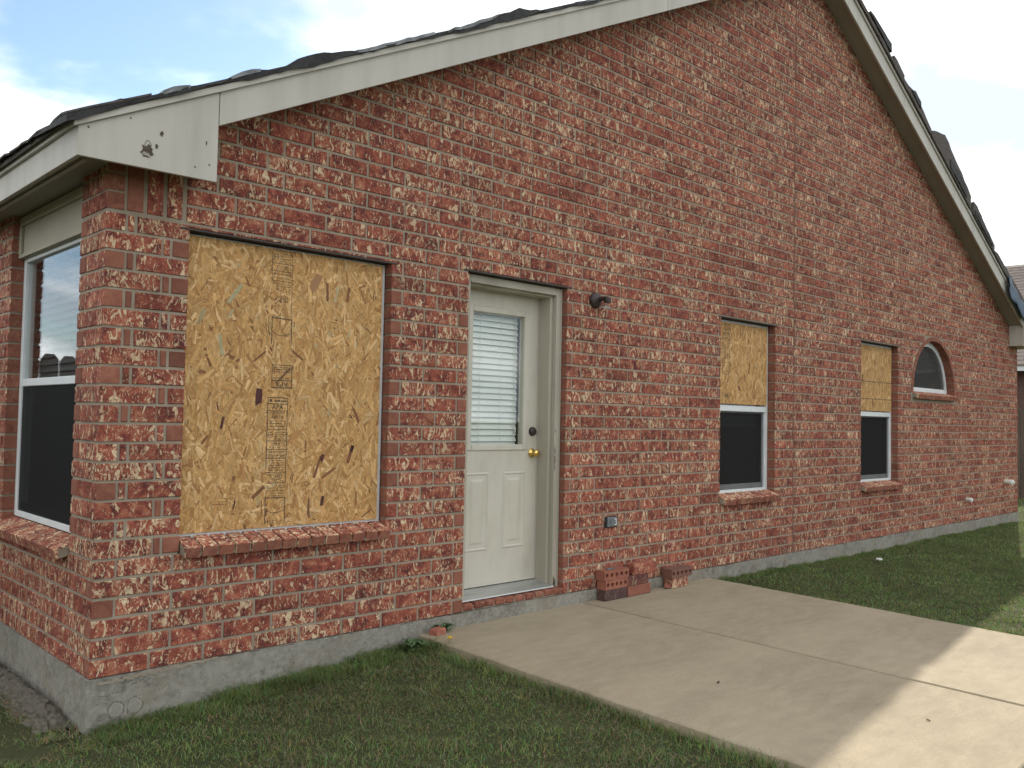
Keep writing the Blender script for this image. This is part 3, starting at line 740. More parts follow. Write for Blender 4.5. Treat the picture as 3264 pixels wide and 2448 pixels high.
# ------------------------------------------------------------------ windows
def frame_box(m, x0, x1, z0, z1, wdt, y0, y1, wb=None, wt=None):
    wb = wdt if wb is None else wb; wt = wdt if wt is None else wt
    m.box(x0, x0+wdt, y0, y1, z0, z1).box(x1-wdt, x1, y0, y1, z0, z1).box(x0+wdt, x1-wdt, y0, y1, z0, z0+wb).box(x0+wdt, x1-wdt, y0, y1, z1-wt, z1); return m
def narrow_window(X, rail):
    w_ = frame_box(MB(), X[0]+.004, X[1]-.004, .610, ZW-.006, .052, .078, .135, .030, .04).build('window', M_vinyl, house, bevel=.002)
    MB().box(X[0]+.057, X[1]-.057, .070, .110, rail-.050, rail+.004).build('meeting_rail', M_vinyl, w_, bevel=.004)
    MB().box(X[0]+.058, X[1]-.058, .112, .116, .642, ZW-.05).build('pane', M_glass, w_)
    MB().box(X[0]+.085, X[1]-.085, .098, .100, .690, rail-.052).build('screen', M_screen, w_)
    frame_box(MB(), X[0]+.058, X[1]-.058, .641, rail-.051, .026, .094, .108, .048, .012).build('sash', M_sash, w_, bevel=.002)
    return w_
narrow_window(XA, 1.400); narrow_window(XB, 1.400)
wo = frame_box(MB(), XO[0]+.004, XO[1]-.004, .604, ZO-.006, .034, .066, .128, .026).build('window', M_vinyl, house, bevel=.002)
MB().box(XO[0]+.040, XO[1]-.040, .100, .104, .632, ZO-.04).build('pane', M_glass, wo)
# half-round window
def half_ring(m, r0, r1, y0, y1, n=36, zb=AC[1]+.02):
    P = [(AC[0]+r*math.cos(math.pi*i/n), zb+r*math.sin(math.pi*i/n)) for r in (r0, r1) for i in range(n+1)]
    for i in range(n): m.prism([P[i], P[n+1+i], P[n+2+i], P[i+1]], y0, y1)
    return m
wa_ = half_ring(MB(), AR-.082, AR-.022, .088, .14).box(AC[0]-AR+.022, AC[0]+AR-.022, .086, .138, AC[1]+.012, AC[1]+.072).build('window', M_vinyl, house)
P = [(AC[0]+(AR-.07)*math.cos(math.pi*i/30), AC[1]+.03+(AR-.07)*math.sin(math.pi*i/30)) for i in range(31)]
MB().prism(P, .112, .116).build('pane', M_glass, wa_)
half_ring(MB(), AR-.024, AR+.004, .1046, .15).box(AC[0]-AR, AC[0]+AR, .1046, .15, AC[1]-.09, AC[1]+.014).build('frame_backing', M_inner, wa_)
P = [(AC[0]+(AR-.08)*math.cos(math.pi*i/30), AC[1]+.03+(AR-.08)*math.sin(math.pi*i/30)) for i in range(31)]
MB().prism(P, .100, .102).build('screen', M_pane_dimmer, wa_)  # added sheet that dims the reflection in the half-round pane, not insect mesh
# side window: glazing above, screen below, painted panel over it
FX = .070
def sidebox(m, y0, y1, z0, z1, x0, x1): return m.box(x0, x1, y0, y1, z0, z1)
m = MB(); y0, y1, z0, z1 = YW[0]+.003, YW[1]-.003, .606, 2.150
sidebox(m, y0, y0+.04, z0, z1, FX, FX+.06); sidebox(m, y1-.04, y1, z0, z1, FX, FX+.06); sidebox(m, y0+.04, y1-.04, z0, z0+.035, FX, FX+.06); sidebox(m, y0+.04, y1-.04, z1-.022, z1, FX, FX+.06)
ws = m.build('window', M_vinyl, house, bevel=.003)
MB().box(FX+.004, FX+.045, y0+.041, y1-.041, 1.380, 1.424).build('meeting_rail', M_vinyl, ws, bevel=.003)
MB().box(FX+.018, FX+.022, y0+.041, y1-.041, 1.425, z1-.023).build('pane', M_glass, ws)
MB().box(FX+.036, FX+.040, y0+.041, y1-.041, z0+.036, 1.379).build('pane', M_glass, ws)
MB().box(FX+.010, FX+.012, y0+.045, y1-.045, z0+.036, 1.379).build('screen', M_screen, ws)
MB().box(FX+.0165, FX+.032, y0+.06, y1-.06, z0+.045, z0+.085).build('sash', M_sash, ws)
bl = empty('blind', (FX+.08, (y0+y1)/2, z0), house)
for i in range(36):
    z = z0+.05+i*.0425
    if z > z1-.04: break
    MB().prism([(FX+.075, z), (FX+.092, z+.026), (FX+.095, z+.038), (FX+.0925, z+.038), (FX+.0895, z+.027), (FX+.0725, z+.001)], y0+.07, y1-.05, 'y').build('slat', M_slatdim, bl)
MB().box(.052, .100, YW[0]+.0, YW[1]-.0, 2.151, 2.409).build('header_panel', M_panel, house)
m = MB(); m.box(.036, .0515, YW[0]+.001, YW[1]-.001, 2.151, 2.172).box(.036, .0515, YW[0]+.001, YW[1]-.001, 2.345, 2.397).box(.036, .0515, YW[1]-.045, YW[1]-.001, 2.173, 2.344)
m.build('header_trim', M_panel, house, bevel=.002)

# ------------------------------------------------------------------ door
SX0, SX1, SY = 2.333, 3.115, .200
jamb = MB()
jamb.box(XD[1]-.064, XD[1]-.003, .052, .084, .040, 2.192).box(XD[0]+.003, XD[0]+.060, .052, .084, .040, 2.192).box(XD[0]+.060, XD[1]-.064, .052, .084, 2.138, 2.192)
jamb.box(3.119, 3.142, .0845, .245, .068, 2.150).box(2.306, 2.329, .0845, .245, .068, 2.150).box(2.329, 3.119, .0845, .245, 2.124, 2.150)
jamb.box(3.142, XD[1]-.003, .0845, .19, .04, 2.19).box(XD[0]+.003, 2.306, .0845, .19, .04, 2.19).box(2.306, 3.142, .0845, .19, 2.1505, 2.19)
df = jamb.build('door_frame', M_doorframe, house, bevel=.003)
MB().box(XD[1]-.0655, XD[1]-.056, .046, .0515, .040, 2.14).box(XD[1]-.016, XD[1]-.004, .047, .0515, .04, 2.192).box(XD[0]+.06, XD[1]-.06, .047, .0515, 2.138, 2.148).build('brick_mould_bead', M_doorframe, df, bevel=.002)
MB().box(3.1135, 3.1185, .192, .1985, .10, 2.122).box(2.33, 3.105, .192, .1985, 2.112, 2.1235).build('weatherstrip', M_trim, df)
for x, z, r_, sd in ((3.150, .955, .010, 1), (3.1505, 1.02, .007, 2), (3.150, .90, .006, 3), (3.158, .085, .012, 4), (3.151, 1.16, .004, 5), (3.170, .075, .010, 6)):
    blob('paint_loss', x, z, r_, sd, M_bare, df, .0459, .45, 3.2, .0015)
door = MB()
LZ0, LZ1, LX0, LX1 = 1.060, 1.973, 2.478, 2.970
door.box(SX0, LX0-.055, SY, SY+.045, .100, 2.118).box(LX1+.055, SX1, SY, SY+.045, .100, 2.118).box(LX0-.055, LX1+.055, SY, SY+.045, .100, LZ0-.040).box(LX0-.055, LX1+.055, SY, SY+.045, LZ1+.040, 2.118)
door = door.build('door', M_door, house)
lf = MB()
for (a, b, c, d) in ((LX0-.055, LX0, LZ0-.04, LZ1+.04), (LX1, LX1+.055, LZ0-.04, LZ1+.04)): lf.box(a, b, SY-.010, SY+.05, c, d)
lf.box(LX0, LX1, SY-.010, SY+.05, LZ0-.040, LZ0).box(LX0, LX1, SY-.010, SY+.05, LZ1, LZ1+.040)
lf = lf.build('lite_frame', M_door, door, bevel=.005)
MB().box(LX0, LX1, SY+.012, SY+.015, LZ0, LZ1).build('pane', M_glass, door)
for a, b in ((2.437, 2.650), (2.787, 3.000)):
    m = MB(); z0, z1 = .335, .870
    def rect(i, y): return [(a+i, y, z0+i), (b-i, y, z0+i), (b-i, y, z1-i), (a+i, y, z1-i)]
    V = rect(0, SY-.0005) + rect(.010, SY-.006) + rect(.022, SY-.001) + rect(.045, SY-.0015) + rect(.062, SY-.006)
    F = []
    for r_ in range(4):
        for i in range(4): F.append((r_*4+i, r_*4+(i+1) % 4, (r_+1)*4+(i+1) % 4, (r_+1)*4+i))
    F.append((16, 17, 18, 19)); m.add(V, F).build('raised_panel', M_door, door)
MB().box(SX0, SX1, SY-.006, SY-.0005, .096, .114).build('door_sweep', M_door, door)
kb = MB().lathe((3.066, SY-.0005, .998), (0, -1, 0), [(0, .033), (.006, .033), (.010, .028), (.014, .016), (.024, .012), (.034, .013), (.040, .022), (.050, .0275), (.058, .0265), (.064, .021), (.066, .010)], 24).build('knob', M_brass, door, smooth=True)
db = MB().lathe((3.068, SY-.0005, 1.154), (0, -1, 0), [(0, .033), (.012, .032), (.020, .027), (.024, .018), (.026, .006)], 24).build('deadbolt', M_bronze, door, smooth=True)
MB().box(3.066, 3.070, SY-.0285, SY-.0262, 1.149, 1.159).build('keyway', M_dark, db)
db_ = empty('blind', (2.72, .26, LZ0), house)
i = 0; z = LZ0-.02
while z < LZ1+.01:
    til = random.uniform(-.0015, .0015); sag = (.004 if i in (14, 6) else 0)
    MB().prism([(.262, z+til-sag), (.270, z+.020-sag), (.281, z+.041), (.2785, z+.042), (.2675, z+.021-sag), (.2595, z+.001+til-sag)], LX0-.03, LX1-.004, 'x').build('slat', M_slat, db_)
    z += .0422; i += 1
for x in (2.60, 2.80, 2.93): MB().box(x-.0012, x+.0012, .2535, .2555, LZ0-.02, LZ1+.02).build('ladder_cord', M_slat, db_)
MB().tube([(2.945, .252, LZ1), (2.9455, .251, 1.18)], .0022, 6).lathe((2.9455, .251, 1.18), (0, 0, -1), [(0, .003), (.01, .006), (.035, .0055), (.04, .001)], 10).build('tilt_wand', M_slat, db_)
th = MB().prism([(.030, .052), (.030, .064), (.070, .070), (.165, .090), (.25, .092), (.25, .052)], XD[0]+.005, XD[1]-.066, 'x').build('threshold', M_alu, house)
MB().box(XD[0]+.006, XD[1]-.07, .026, .0298, .054, .060).build('threshold_lip', M_vinyl, th)
st = empty('door_step', ((XD[0]+XD[1])/2, .05, 0), house)
nb = 10; p = (XD[1]-XD[0]-.012)/nb
for i in range(nb):
    block('step_brick', (p-.008, .175, .040), (XD[0]+.006+p*(i+.5), .085-.004+random.uniform(-.005, .005), .028+random.uniform(-.003, .003)), (R(3), R(random.uniform(-1, 1)), R(random.uniform(-1.2, 1.2))), M_brick, st, plain=.7, bev=.008, rough=.0015)
MB().box(XD[0]+.004, XD[1]-.004, .006, .19, -.001, .032).build('mortar_bed', M_mortar, st)

# ------------------------------------------------------------------ OSB boards
def clip(poly, x0, x1, z0, z1):
    for ax, lim, sg in ((0, x0, 1), (0, x1, -1), (1, z0, 1), (1, z1, -1)):
        o = []
        for i in range(len(poly)):
            p, q = poly[i], poly[(i+1) % len(poly)]
            ip, iq = sg*(p[ax]-lim) >= 0, sg*(q[ax]-lim) >= 0
            if ip: o.append(p)
            if ip != iq:
                t = (lim-p[ax])/(q[ax]-p[ax]); o.append(tuple(p[k]+(q[k]-p[k])*t for k in range(len(p))))
        poly = o
        if len(poly) < 3: return []
    return poly
def osb(x0, x1, z0, z1, yf, n, special, label, seed, spread=34):
    rr = random.Random(seed); V, F, T, C = [], [], [], []
    def put(cx, cz, ln, wd, ang, col, lay, taper=.25):
        ca, sa = math.cos(ang), math.sin(ang); sd = (rr.uniform(0, 50), rr.uniform(0, 50))
        e0, e1 = rr.uniform(-.25, .25)*wd, rr.uniform(-.25, .25)*wd; k0, k1 = rr.uniform(.75, 1), rr.uniform(.75, 1)
        L2 = [(-ln/2+e0, -wd/2*k0), (0, -wd/2*rr.uniform(.9, 1.05)), (ln/2+e1, -wd/2*k1), (ln/2*rr.uniform(.97, 1.03), 0), (ln/2-e1, wd/2*k1), (0, wd/2*rr.uniform(.9, 1.05)), (-ln/2-e0, wd/2*k0), (-ln/2*rr.uniform(.97, 1.03), 0)]
        P = clip([(cx+a*ca-b*sa, cz+a*sa+b*ca, a+sd[0], b+sd[1]) for a, b in L2], x0, x1, z0, z1)
        if len(P) < 3: return
        b0 = len(V); y = yf-.0004-.0016*lay
        for q in P: V.append((q[0], y, q[1])); T.append((q[2], q[3], 0)); C.append((*col, 1))
        F.append(tuple(range(b0, b0+len(P))))
    V += [(x0, yf, z0), (x1, yf, z0), (x1, yf, z1), (x0, yf, z1), (x0, yf+.011, z0), (x1, yf+.011, z0), (x1, yf+.011, z1), (x0, yf+.011, z1)]
    T += [(0, 0, 0)]*8; C += [(.50, .30, .115, 1)]*8
    F += [(0, 1, 2, 3), (0, 4, 5, 1), (1, 5, 6, 2), (2, 6, 7, 3), (3, 7, 4, 0), (4, 7, 6, 5)]
    pal = [((.57, .325, .122), 6), ((.64, .385, .160), 5), ((.50, .270, .096), 4.5), ((.42, .212, .073), 2.8), ((.70, .455, .22), 2.4), ((.35, .175, .062), .9), ((.24, .11, .045), .30), ((.125, .042, .03), .04), ((.42, .34, .19), .10)]
    cols, wts = [c for c, _ in pal], [q for _, q in pal]
    for i in range(n):
        c = rr.choices(cols, wts)[0]; k = rr.uniform(.82, 1.14); c = tuple(min(.9, q*k) for q in c)
        ang = math.pi/2+R(rr.gauss(0, spread)) if rr.random() < .8 else rr.uniform(0, math.pi)
        put(rr.uniform(x0-.02, x1+.02), rr.uniform(z0-.02, z1+.02), rr.uniform(.03, .120)*rr.choice((.6, 1, 1)), rr.uniform(.004, .024)*rr.choice((.4, .8, 1)), ang, c, (i+1)/(n+30))
    for k, (cx, cz, ln, wd, ang, col) in enumerate(special): put(cx, cz, ln, wd, R(ang), col, (n+k)/(n+30))
    org = ((x0+x1)/2, yf+.005, z0)
    me = bpy.data.meshes.new('osb_board'); me.from_pydata([tuple(np.array(v)-np.array(org)) for v in V], [], F)
    a = me.attributes.new('tex', 'FLOAT_VECTOR', 'POINT'); a.data.foreach_set('vector', np.array(T, dtype=np.float32).ravel())
    a = me.attributes.new('col', 'FLOAT_COLOR', 'POINT'); a.data.foreach_set('color', np.array(C, dtype=np.float32).ravel())
    o = link('osb_board', me, M_osb, None, org); tag(o, label, 'board', 'OSB boards over the windows'); return o
BK, BR, GR = (.085, .03, .026), (.20, .085, .04), (.40, .35, .20)
big = osb(XO[0]+.010, 1.618, .630, 2.146, .052, 6200, [
    (.834, 1.335, .085, .042, 88, BK), (1.234, 1.00, .04, .022, 70, BK), (1.205, .95, .13, .014, 72, BR), (1.42, 1.015, .105, .022, 72, BR), (1.432, 1.05, .04, .021, 75, BK),
    (1.24, 1.945, .10, .016, 92, BR), (1.379, 1.945, .085, .017, 82, BR), (.63, 1.19, .06, .014, 80, BK), (1.242, .755, .055, .022, 80, BK), (1.455, 1.245, .09, .016, 118, BR),
    (.61, 1.597, .11, .018, 100, GR), (.679, 1.873, .13, .024, 55, GR), (.658, 1.767, .05, .014, 60, GR), (1.16, 1.99, .11, .05, 60, (.36, .19, .09)), (.845, .82, .09, .02, 40, BR), (.71, .76, .05, .009, 75, BK),
    (1.155, .735, .012, .10, 0, (.17, .09, .045)), (.83, 1.55, .09, .010, 40, BR), (1.06, 1.57, .08, .012, -35, BR)],
    'largest tan OSB board, printed with stamps, filling the wide window beside the corner', 11)
oa = osb(XA[0]+.006, 6.090, 1.416, 2.150, .062, 2100, [(5.62, 2.10, .10, .006, 90, BR), (5.86, 1.60, .07, .016, 80, BR), (5.70, 1.66, .08, .012, 105, BR), (6.05, 1.95, .1, .01, 115, BR)],
    'tan OSB board with a stamp column at its left edge, over the middle narrow window', 12, 24)
ob = osb(XB[0]+.006, 8.896, 1.412, 2.150, .062, 2100, [(8.45, 1.96, .07, .03, 95, BR), (8.13, 1.77, .09, .03, 80, BR), (8.56, 1.72, .05, .02, 90, BR), (8.40, 1.50, .10, .022, 100, BR)],
    'small plain tan OSB board with two thin cross lines, next to the half-round window', 13, 20)
for z in (1.744, 1.549): MB().box(XB[0]+.008, 8.894, .0592, .0600, z-.003, z+.003).build('chalk_line', M_bare, ob)
# printed stamps: frames, legible lettering and smudged rows of print
FONT = bpy.data.fonts.load('<builtin>') if False else None
TXT = []
def text(body, size, x, z, y, mat_faint=False, sx=1.0, flip=False, align='CENTER'):
    cu = bpy.data.curves.new('lettering', 'FONT'); cu.body = body; cu.size = size; cu.align_x = align; cu.align_y = 'CENTER'; cu.resolution_u = 2
    o = bpy.data.objects.new('lettering', cu); COL.objects.link(o)
    o.rotation_euler = (R(90), 0 if not flip else R(180), 0); o.location = (x, y, z); o.scale = (sx, 1, 1); TXT.append((o, mat_faint)); return o
def stamp(board_, items, lines, rects, name='printed_stamp', mat=M_ink):
    """items: text objects made with text(); lines: (x0,z0,x1,z1,w); rects: filled boxes"""
    bpy.context.view_layer.update(); dg = bpy.context.evaluated_depsgraph_get(); m = MB()
    for o in items:
        me = bpy.data.meshes.new_from_object(o.evaluated_get(dg)); mw = o.matrix_world
        m.add([mw @ v.co for v in me.vertices], [tuple(p.vertices) for p in me.polygons]); bpy.data.meshes.remove(me)
        bpy.data.objects.remove(o)
    for x0, z0, x1, z1, wd, y in lines:
        d = Vector((x1-x0, 0, z1-z0)); nrm = Vector((-d.z, 0, d.x)).normalized()*wd/2; a = Vector((x0, y, z0)); b = Vector((x1, y, z1))
        m.add([a-nrm, b-nrm, b+nrm, a+nrm], [(0, 1, 2, 3)])
    for x0, x1, z0, z1, y in rects: m.add([(x0, y, z0), (x1, y, z0), (x1, y, z1), (x0, y, z1)], [(0, 1, 2, 3)])
    return m.build(name, mat, board_, fix=False)
ys = .052-.0024
def smear(x0, x1, z, h, y, rr, dens=.75):
    out, x = [], x0+rr.uniform(0, .006)
    while x < x1-.004:
        wd = rr.uniform(.002, .0055)
        if rr.random() < dens: out.append((x, min(x+wd, x1), z-h/2+rr.uniform(-.0006, .0006), z+h/2*rr.uniform(.3, 1), y))
        x += wd+rr.uniform(.001, .003)
    return out
rr = random.Random(5)
def column(c, wd, items, lines, rects, top):
    pass
cx, hw = .951, .060
it, ln, rc = [], [], []
# upper stamp
for z in (2.137, 2.068, 2.026, 1.972): ln.append((.891, z, 1.011, z-.001, .0035 if z > 2 else .003, ys))
ln += [(.890, 1.972, .890, 2.137, .003, ys), (1.012, 1.76, 1.012, 2.137, .0025, ys)]
for z in (2.122, 2.108, 2.094, 2.080): rc += smear(.935, 1.006, z, .006, ys, rr, .7)
for z in (2.055, 2.045, 2.034): rc += smear(.897, .985, z, .005, ys, rr, .7)
for z in (1.955, 1.943, 1.931, 1.919): rc += smear(.905, 1.005, z, .005, ys, rr, .55)
for z in (1.845, 1.833, 1.821): rc += smear(.905, 1.005, z, .003, ys, rr, .4)
it += [text('THIS SIDE DOWN', .0165, .951, 2.009, ys, sx=.78), text('ESTE LADO ABAJO', .0165, .951, 1.988, ys, sx=.76), text('1', .030, .999, 2.047, ys, sx=.7), text('QMS', .026, .953, 1.874, ys)]
def oval(cx, cz, rx, rz, wdt):
    P = [(cx+rx*math.copysign(abs(math.cos(a))**.6, math.cos(a)), cz+rz*math.copysign(abs(math.sin(a))**.6, math.sin(a))) for a in [2*math.pi*i/24 for i in range(25)]]
    return [(P[i][0], P[i][1], P[i+1][0], P[i+1][1], wdt, ys) for i in range(24)]
ln += oval(.953, 1.874, .034, .016, .0022) + oval(.912, 2.102, .0135, .0135, .002)
rc.append((.902, .922, 2.100, 2.104, ys))
stamp(big, it, ln, rc, mat=M_ink2)
it, ln, rc = [], [], []
# middle: open box with an arc, broken off print
ln += [(.898, 1.769, 1.017, 1.763, .005, ys), (.898, 1.63, .898, 1.778, .0045, ys), (1.017, 1.62, 1.017, 1.768, .0045, ys), (.878, 1.695, .878, 1.775, .003, ys), (.878, 1.695, .886, 1.672, .006, ys)]
arc = [(.90+.115*i/10, 1.690-.018*math.sin(math.pi*i/10)) for i in range(11)]
ln += [(arc[i][0], arc[i][1], arc[i+1][0], arc[i+1][1], .0025, ys) for i in range(10)]
rc += smear(.905, 1.012, 1.783, .006, ys, rr, .5) + [(1.030, 1.035, 1.725, 1.752, ys), (1.030, 1.036, 1.490, 1.512, ys), (1.037, 1.041, 1.698, 1.704, ys)]
ln += [(.907, 1.510, 1.026, 1.511, .003, ys), (.907, 1.385, .907, 1.510, .003, ys), (1.026, 1.385, 1.026, 1.511, .004, ys), (.903, 1.425, 1.025, 1.428, .004, ys), (.905, 1.386, 1.026, 1.387, .005, ys)]
for z in (1.498, 1.486, 1.474, 1.440): rc += smear(.914, 1.018, z, .006, ys, rr, .8)
it += [text('APA', .036, .966, 1.4065, ys, sx=1.15, flip=False)]
it[-1].rotation_euler = (R(90), R(180), 0)
stamp(big, it, ln, rc); it, ln, rc = [], [], []
# lower stamp
for z, wd in ((1.332, .004), (1.298, .004), (1.260, .003), (1.096, .0035), (1.051, .0035), (1.003, .0045), (.926, .003), (.868, .003), (.788, .005)): ln.append((.887, z, 1.006, z-.001, wd, ys))
ln += [(.887, 1.159, .915, 1.159, .003, ys), (.975, 1.159, 1.006, 1.159, .003, ys)]
ln += [(.887, .94, .887, 1.332, .004, ys), (1.006, .868, 1.006, 1.332, .0035, ys), (.888, .652, .888, .795, .0045, ys), (1.006, .652, 1.006, .79, .0045, ys), (.868, .70, .868, .78, .0025, ys)]
it += [text('RATED SHEATHING', .0130, .947, 1.248, ys, sx=.80), text('24/16', .032, .948, 1.228, ys, sx=1.0), text('APA', .036, .947, 1.279, ys, sx=1.0)]
for z in (1.205, 1.191, 1.176): rc += smear(.897, .996, z, .006, ys, rr, .78)
rc += smear(.928, .97, 1.159, .008, ys, rr, .9)
for z in (1.143, 1.131, 1.119, 1.107): rc += smear(.932, 1.0, z, .0055, ys, rr, .75)
for z in (1.083, 1.073, 1.062): rc += smear(.896, .985, z, .005, ys, rr, .75)
it += [text('1', .030, .993, 1.073, ys, sx=.7), text('THIS SIDE DOWN', .0170, .947, 1.036, ys, sx=.76), text('ESTE LADO ABAJO', .0170, .947, 1.016, ys, sx=.74)]
for z in (.990, .977, .964, .951, .938): rc += smear(.902, .992, z, .0055, ys, rr, .75)
it += [text('QMS', .028, .947, .901, ys)]
ln += oval(.947, .901, .034, .0165, .003) + oval(.908, 1.129, .0135, .0135, .0022); rc.append((.898, .918, 1.127, 1.131, ys))
for z in (.878, .852, .842, .826, .812, .799): rc += smear(.895, .998, z, .0045, ys, rr, .6)
rc += [(.897, .912, 1.308, 1.322, ys)] + smear(.922, 1.0, 1.315, .013, ys, rr, .85)
arc = [(.89+.115*i/10, .722-.016*math.sin(math.pi*i/10)) for i in range(11)]
ln += [(arc[i][0], arc[i][1], arc[i+1][0], arc[i+1][1], .003, ys) for i in range(10)]
for z in (.664, .655, .645): rc += smear(.895, 1.0, z, .0045, ys, rr, .6)
rc += [(1.035, 1.040, .885, .90, ys), (1.042, 1.045, 1.228, 1.236, ys), (1.04, 1.044, 1.212, 1.218, ys)]
stamp(big, it, ln, rc)
ys2 = .062-.0024; rc, ln = [], []
for z in [2.135-.0125*i for i in range(26)]: rc += smear(5.33, 5.44, z, .006, ys2, rr, .62)
for z in (2.128, 2.085, 2.05, 2.0, 1.786): ln.append((5.325, z, 5.442, z, .003, ys2))
ln += [(5.325, 1.70, 5.325, 2.13, .0025, ys2), (5.443, 1.70, 5.443, 2.13, .0025, ys2), (5.335, 1.51, 5.455, 1.512, .003, ys2), (5.335, 1.475, 5.455, 1.476, .003, ys2), (5.335, 1.475, 5.335, 1.51, .003, ys2), (5.455, 1.475, 5.455, 1.51, .003, ys2)]
arc = [(5.33+.115*i/10, 1.70-.022*math.sin(math.pi*i/10)) for i in range(11)]
ln += [(arc[i][0], arc[i][1], arc[i+1][0], arc[i+1][1], .003, ys2) for i in range(10)]
rc += smear(5.36, 5.43, 1.493, .016, ys2, rr, .9) + [(5.456, 5.466, 1.75, 1.785, ys2)]
stamp(oa, [], ln, rc)

# ------------------------------------------------------------------ fittings on the wall
lamp = empty('wall_lamp', (3.51, 0, 2.08)); tag(lamp, 'small bronze wall lamp with its broken glass shade, right of the door', 'lamp')
MB().lathe((3.510, -.0015, 2.138), (0, -1, 0), [(0, .060), (.012, .060), (.022, .054), (.034, .036), (.040, .020), (.042, .004)], 28).build('canopy', M_bronze, lamp, smooth=False)
MB().tube([(3.512, -.035, 2.140), (3.516, -.075, 2.146), (3.520, -.115, 2.142)], [.020, .017, .018], 14).build('arm', M_bronze, lamp)
MB().lathe((3.521, -.115, 2.152), (0, 0, -1), [(0, .006), (.004, .026), (.022, .028), (.040, .027), (.041, .012)], 20).build('socket_cap', M_bronze, lamp)
mb = MB(); n = 14; V = []; rr = random.Random(3)
for j, (dz, r_) in enumerate(((-.030, .030), (-.048, .040), (-.072, .047))):
    for i in range(n):
        a = math.pi*(.85+1.25*i/(n-1)); q = .012*rr.random() if j == 2 else 0
        V.append((3.515+r_*math.cos(a), -.100+r_*math.sin(a)*.9, 2.140+dz-.012+q))
nn = len(V); V += [(3.515+(x-3.515)*.93, -.1+(y+.1)*.93, z) for x, y, z in V]
F = [(j*n+i, j*n+i+1, (j+1)*n+i+1, (j+1)*n+i) for j in range(2) for i in range(n-1)]; F += [tuple(nn+k for k in reversed(f)) for f in F]
F += [(2*n+i, 2*n+i+1, nn+2*n+i+1, nn+2*n+i) for i in range(n-1)] + [(i, nn+i, nn+i+1, i+1) for i in range(n-1)]
mb.add(V, F).build('broken_shade', M_shard, lamp, smooth=True)
ob_ = empty('outlet_box', (3.71, 0, .43)); tag(ob_, 'grey weatherproof outlet box low on the brick, above the loose bricks', 'outlet')
MB().box(3.655, 3.782, -.016, -.0005, .437, .522).build('back_plate', M_dark, ob_, bevel=.003)
MB().box(3.662, 3.778, -.030, -.0165, .444, .516).build('cover', M_plate, ob_, bevel=.004)
MB().box(3.688, 3.712, -.0335, -.0305, .452, .500).build('cover_slot', M_sash, ob_, bevel=.001)
MB().box(3.745, 3.768, -.033, -.0305, .505, .511).build('hinge', M_dark, ob_)
pts = [(3.737, .499), (3.746, .503), (3.756, .500), (3.759, .492), (3.753, .484), (3.747, .482), (3.755, .479), (3.761, .470), (3.756, .461), (3.746, .458), (3.737, .462)]
MB().tube([(x, -.0325, z) for x, z in pts], .0042, 6).build('receptacle_face', M_white, ob_)
def stub(x, z, r, l, label):
    o = empty('pipe_stub', (x, 0, z)); tag(o, label, 'pipe', 'white pipe stubs low on the far wall')
    MB().lathe((x, -.0005, z), (-.15, -1, -.08), [(0, r), (l, r)], 16).build('pipe', M_pvc, o)
    MB().lathe((x-.15*l, -l-.0015, z-.08*l), (-.15, -1, -.08), [(0, r*1.18), (l*.55, r*1.18), (l*.6, r*.5), (l*.85, r*.5)], 16).build('cap', M_white, o)
stub(12.69, .470, .034, .07, 'larger white pipe stub on the brick nearest the far corner')
stub(11.14, .287, .024, .045, 'smaller white pipe stub low on the wall below the half-round window')

# ------------------------------------------------------------------ ground, patio
zp = lambda y: -.085+.012*y
def gz(x, y):
    z = -.150
    if x < 1.95: z = -.135-.060*min(max(1.95-x, 0), 2.1)
    elif x > 5.0: z = -.125-.030*min(max((x-5.0)/2.0, 0), 1.0)
    z += -.03*min(max((x-15)/5, 0), 1)*4 - .012*min(max(-y/3, 0), 1)
    z += .008*math.sin(1.7*x+.6*y)*math.cos(1.3*y-.4*x)
    if y > -.05 and x < 0: z += .035*math.exp(-((x+.16)/.12)**2)
    return z
def axis(lo, hi, step, far):
    a = list(np.arange(lo, hi+1e-6, step)); e = []; s = step; q = hi
    while q < far: s *= 1.5; q += s; e.append(q)
    e2 = []; s = step; q = lo
    while q > -far: s *= 1.5; q -= s; e2.append(q)
    return e2[::-1]+a+e
gx, gy = axis(-6, 22, .2, 400), axis(-6, 6, .2, 400)
V = [(x, y, gz(x, y)) for y in gy for x in gx]; nx = len(gx)
F = [(j*nx+i, j*nx+i+1, (j+1)*nx+i+1, (j+1)*nx+i) for j in range(len(gy)-1) for i in range(nx-1)]
g = MB().add(V, F).build('ground', M_ground, None, origin=(0, 0, 0), smooth=True, fix=False); tag(g, 'mown lawn soil reaching to the horizon', kind='structure')
pat = empty('patio', (3.45, -1.58, -.1)); tag(pat, 'tan concrete patio slab with one long joint in front of the door', kind='structure')
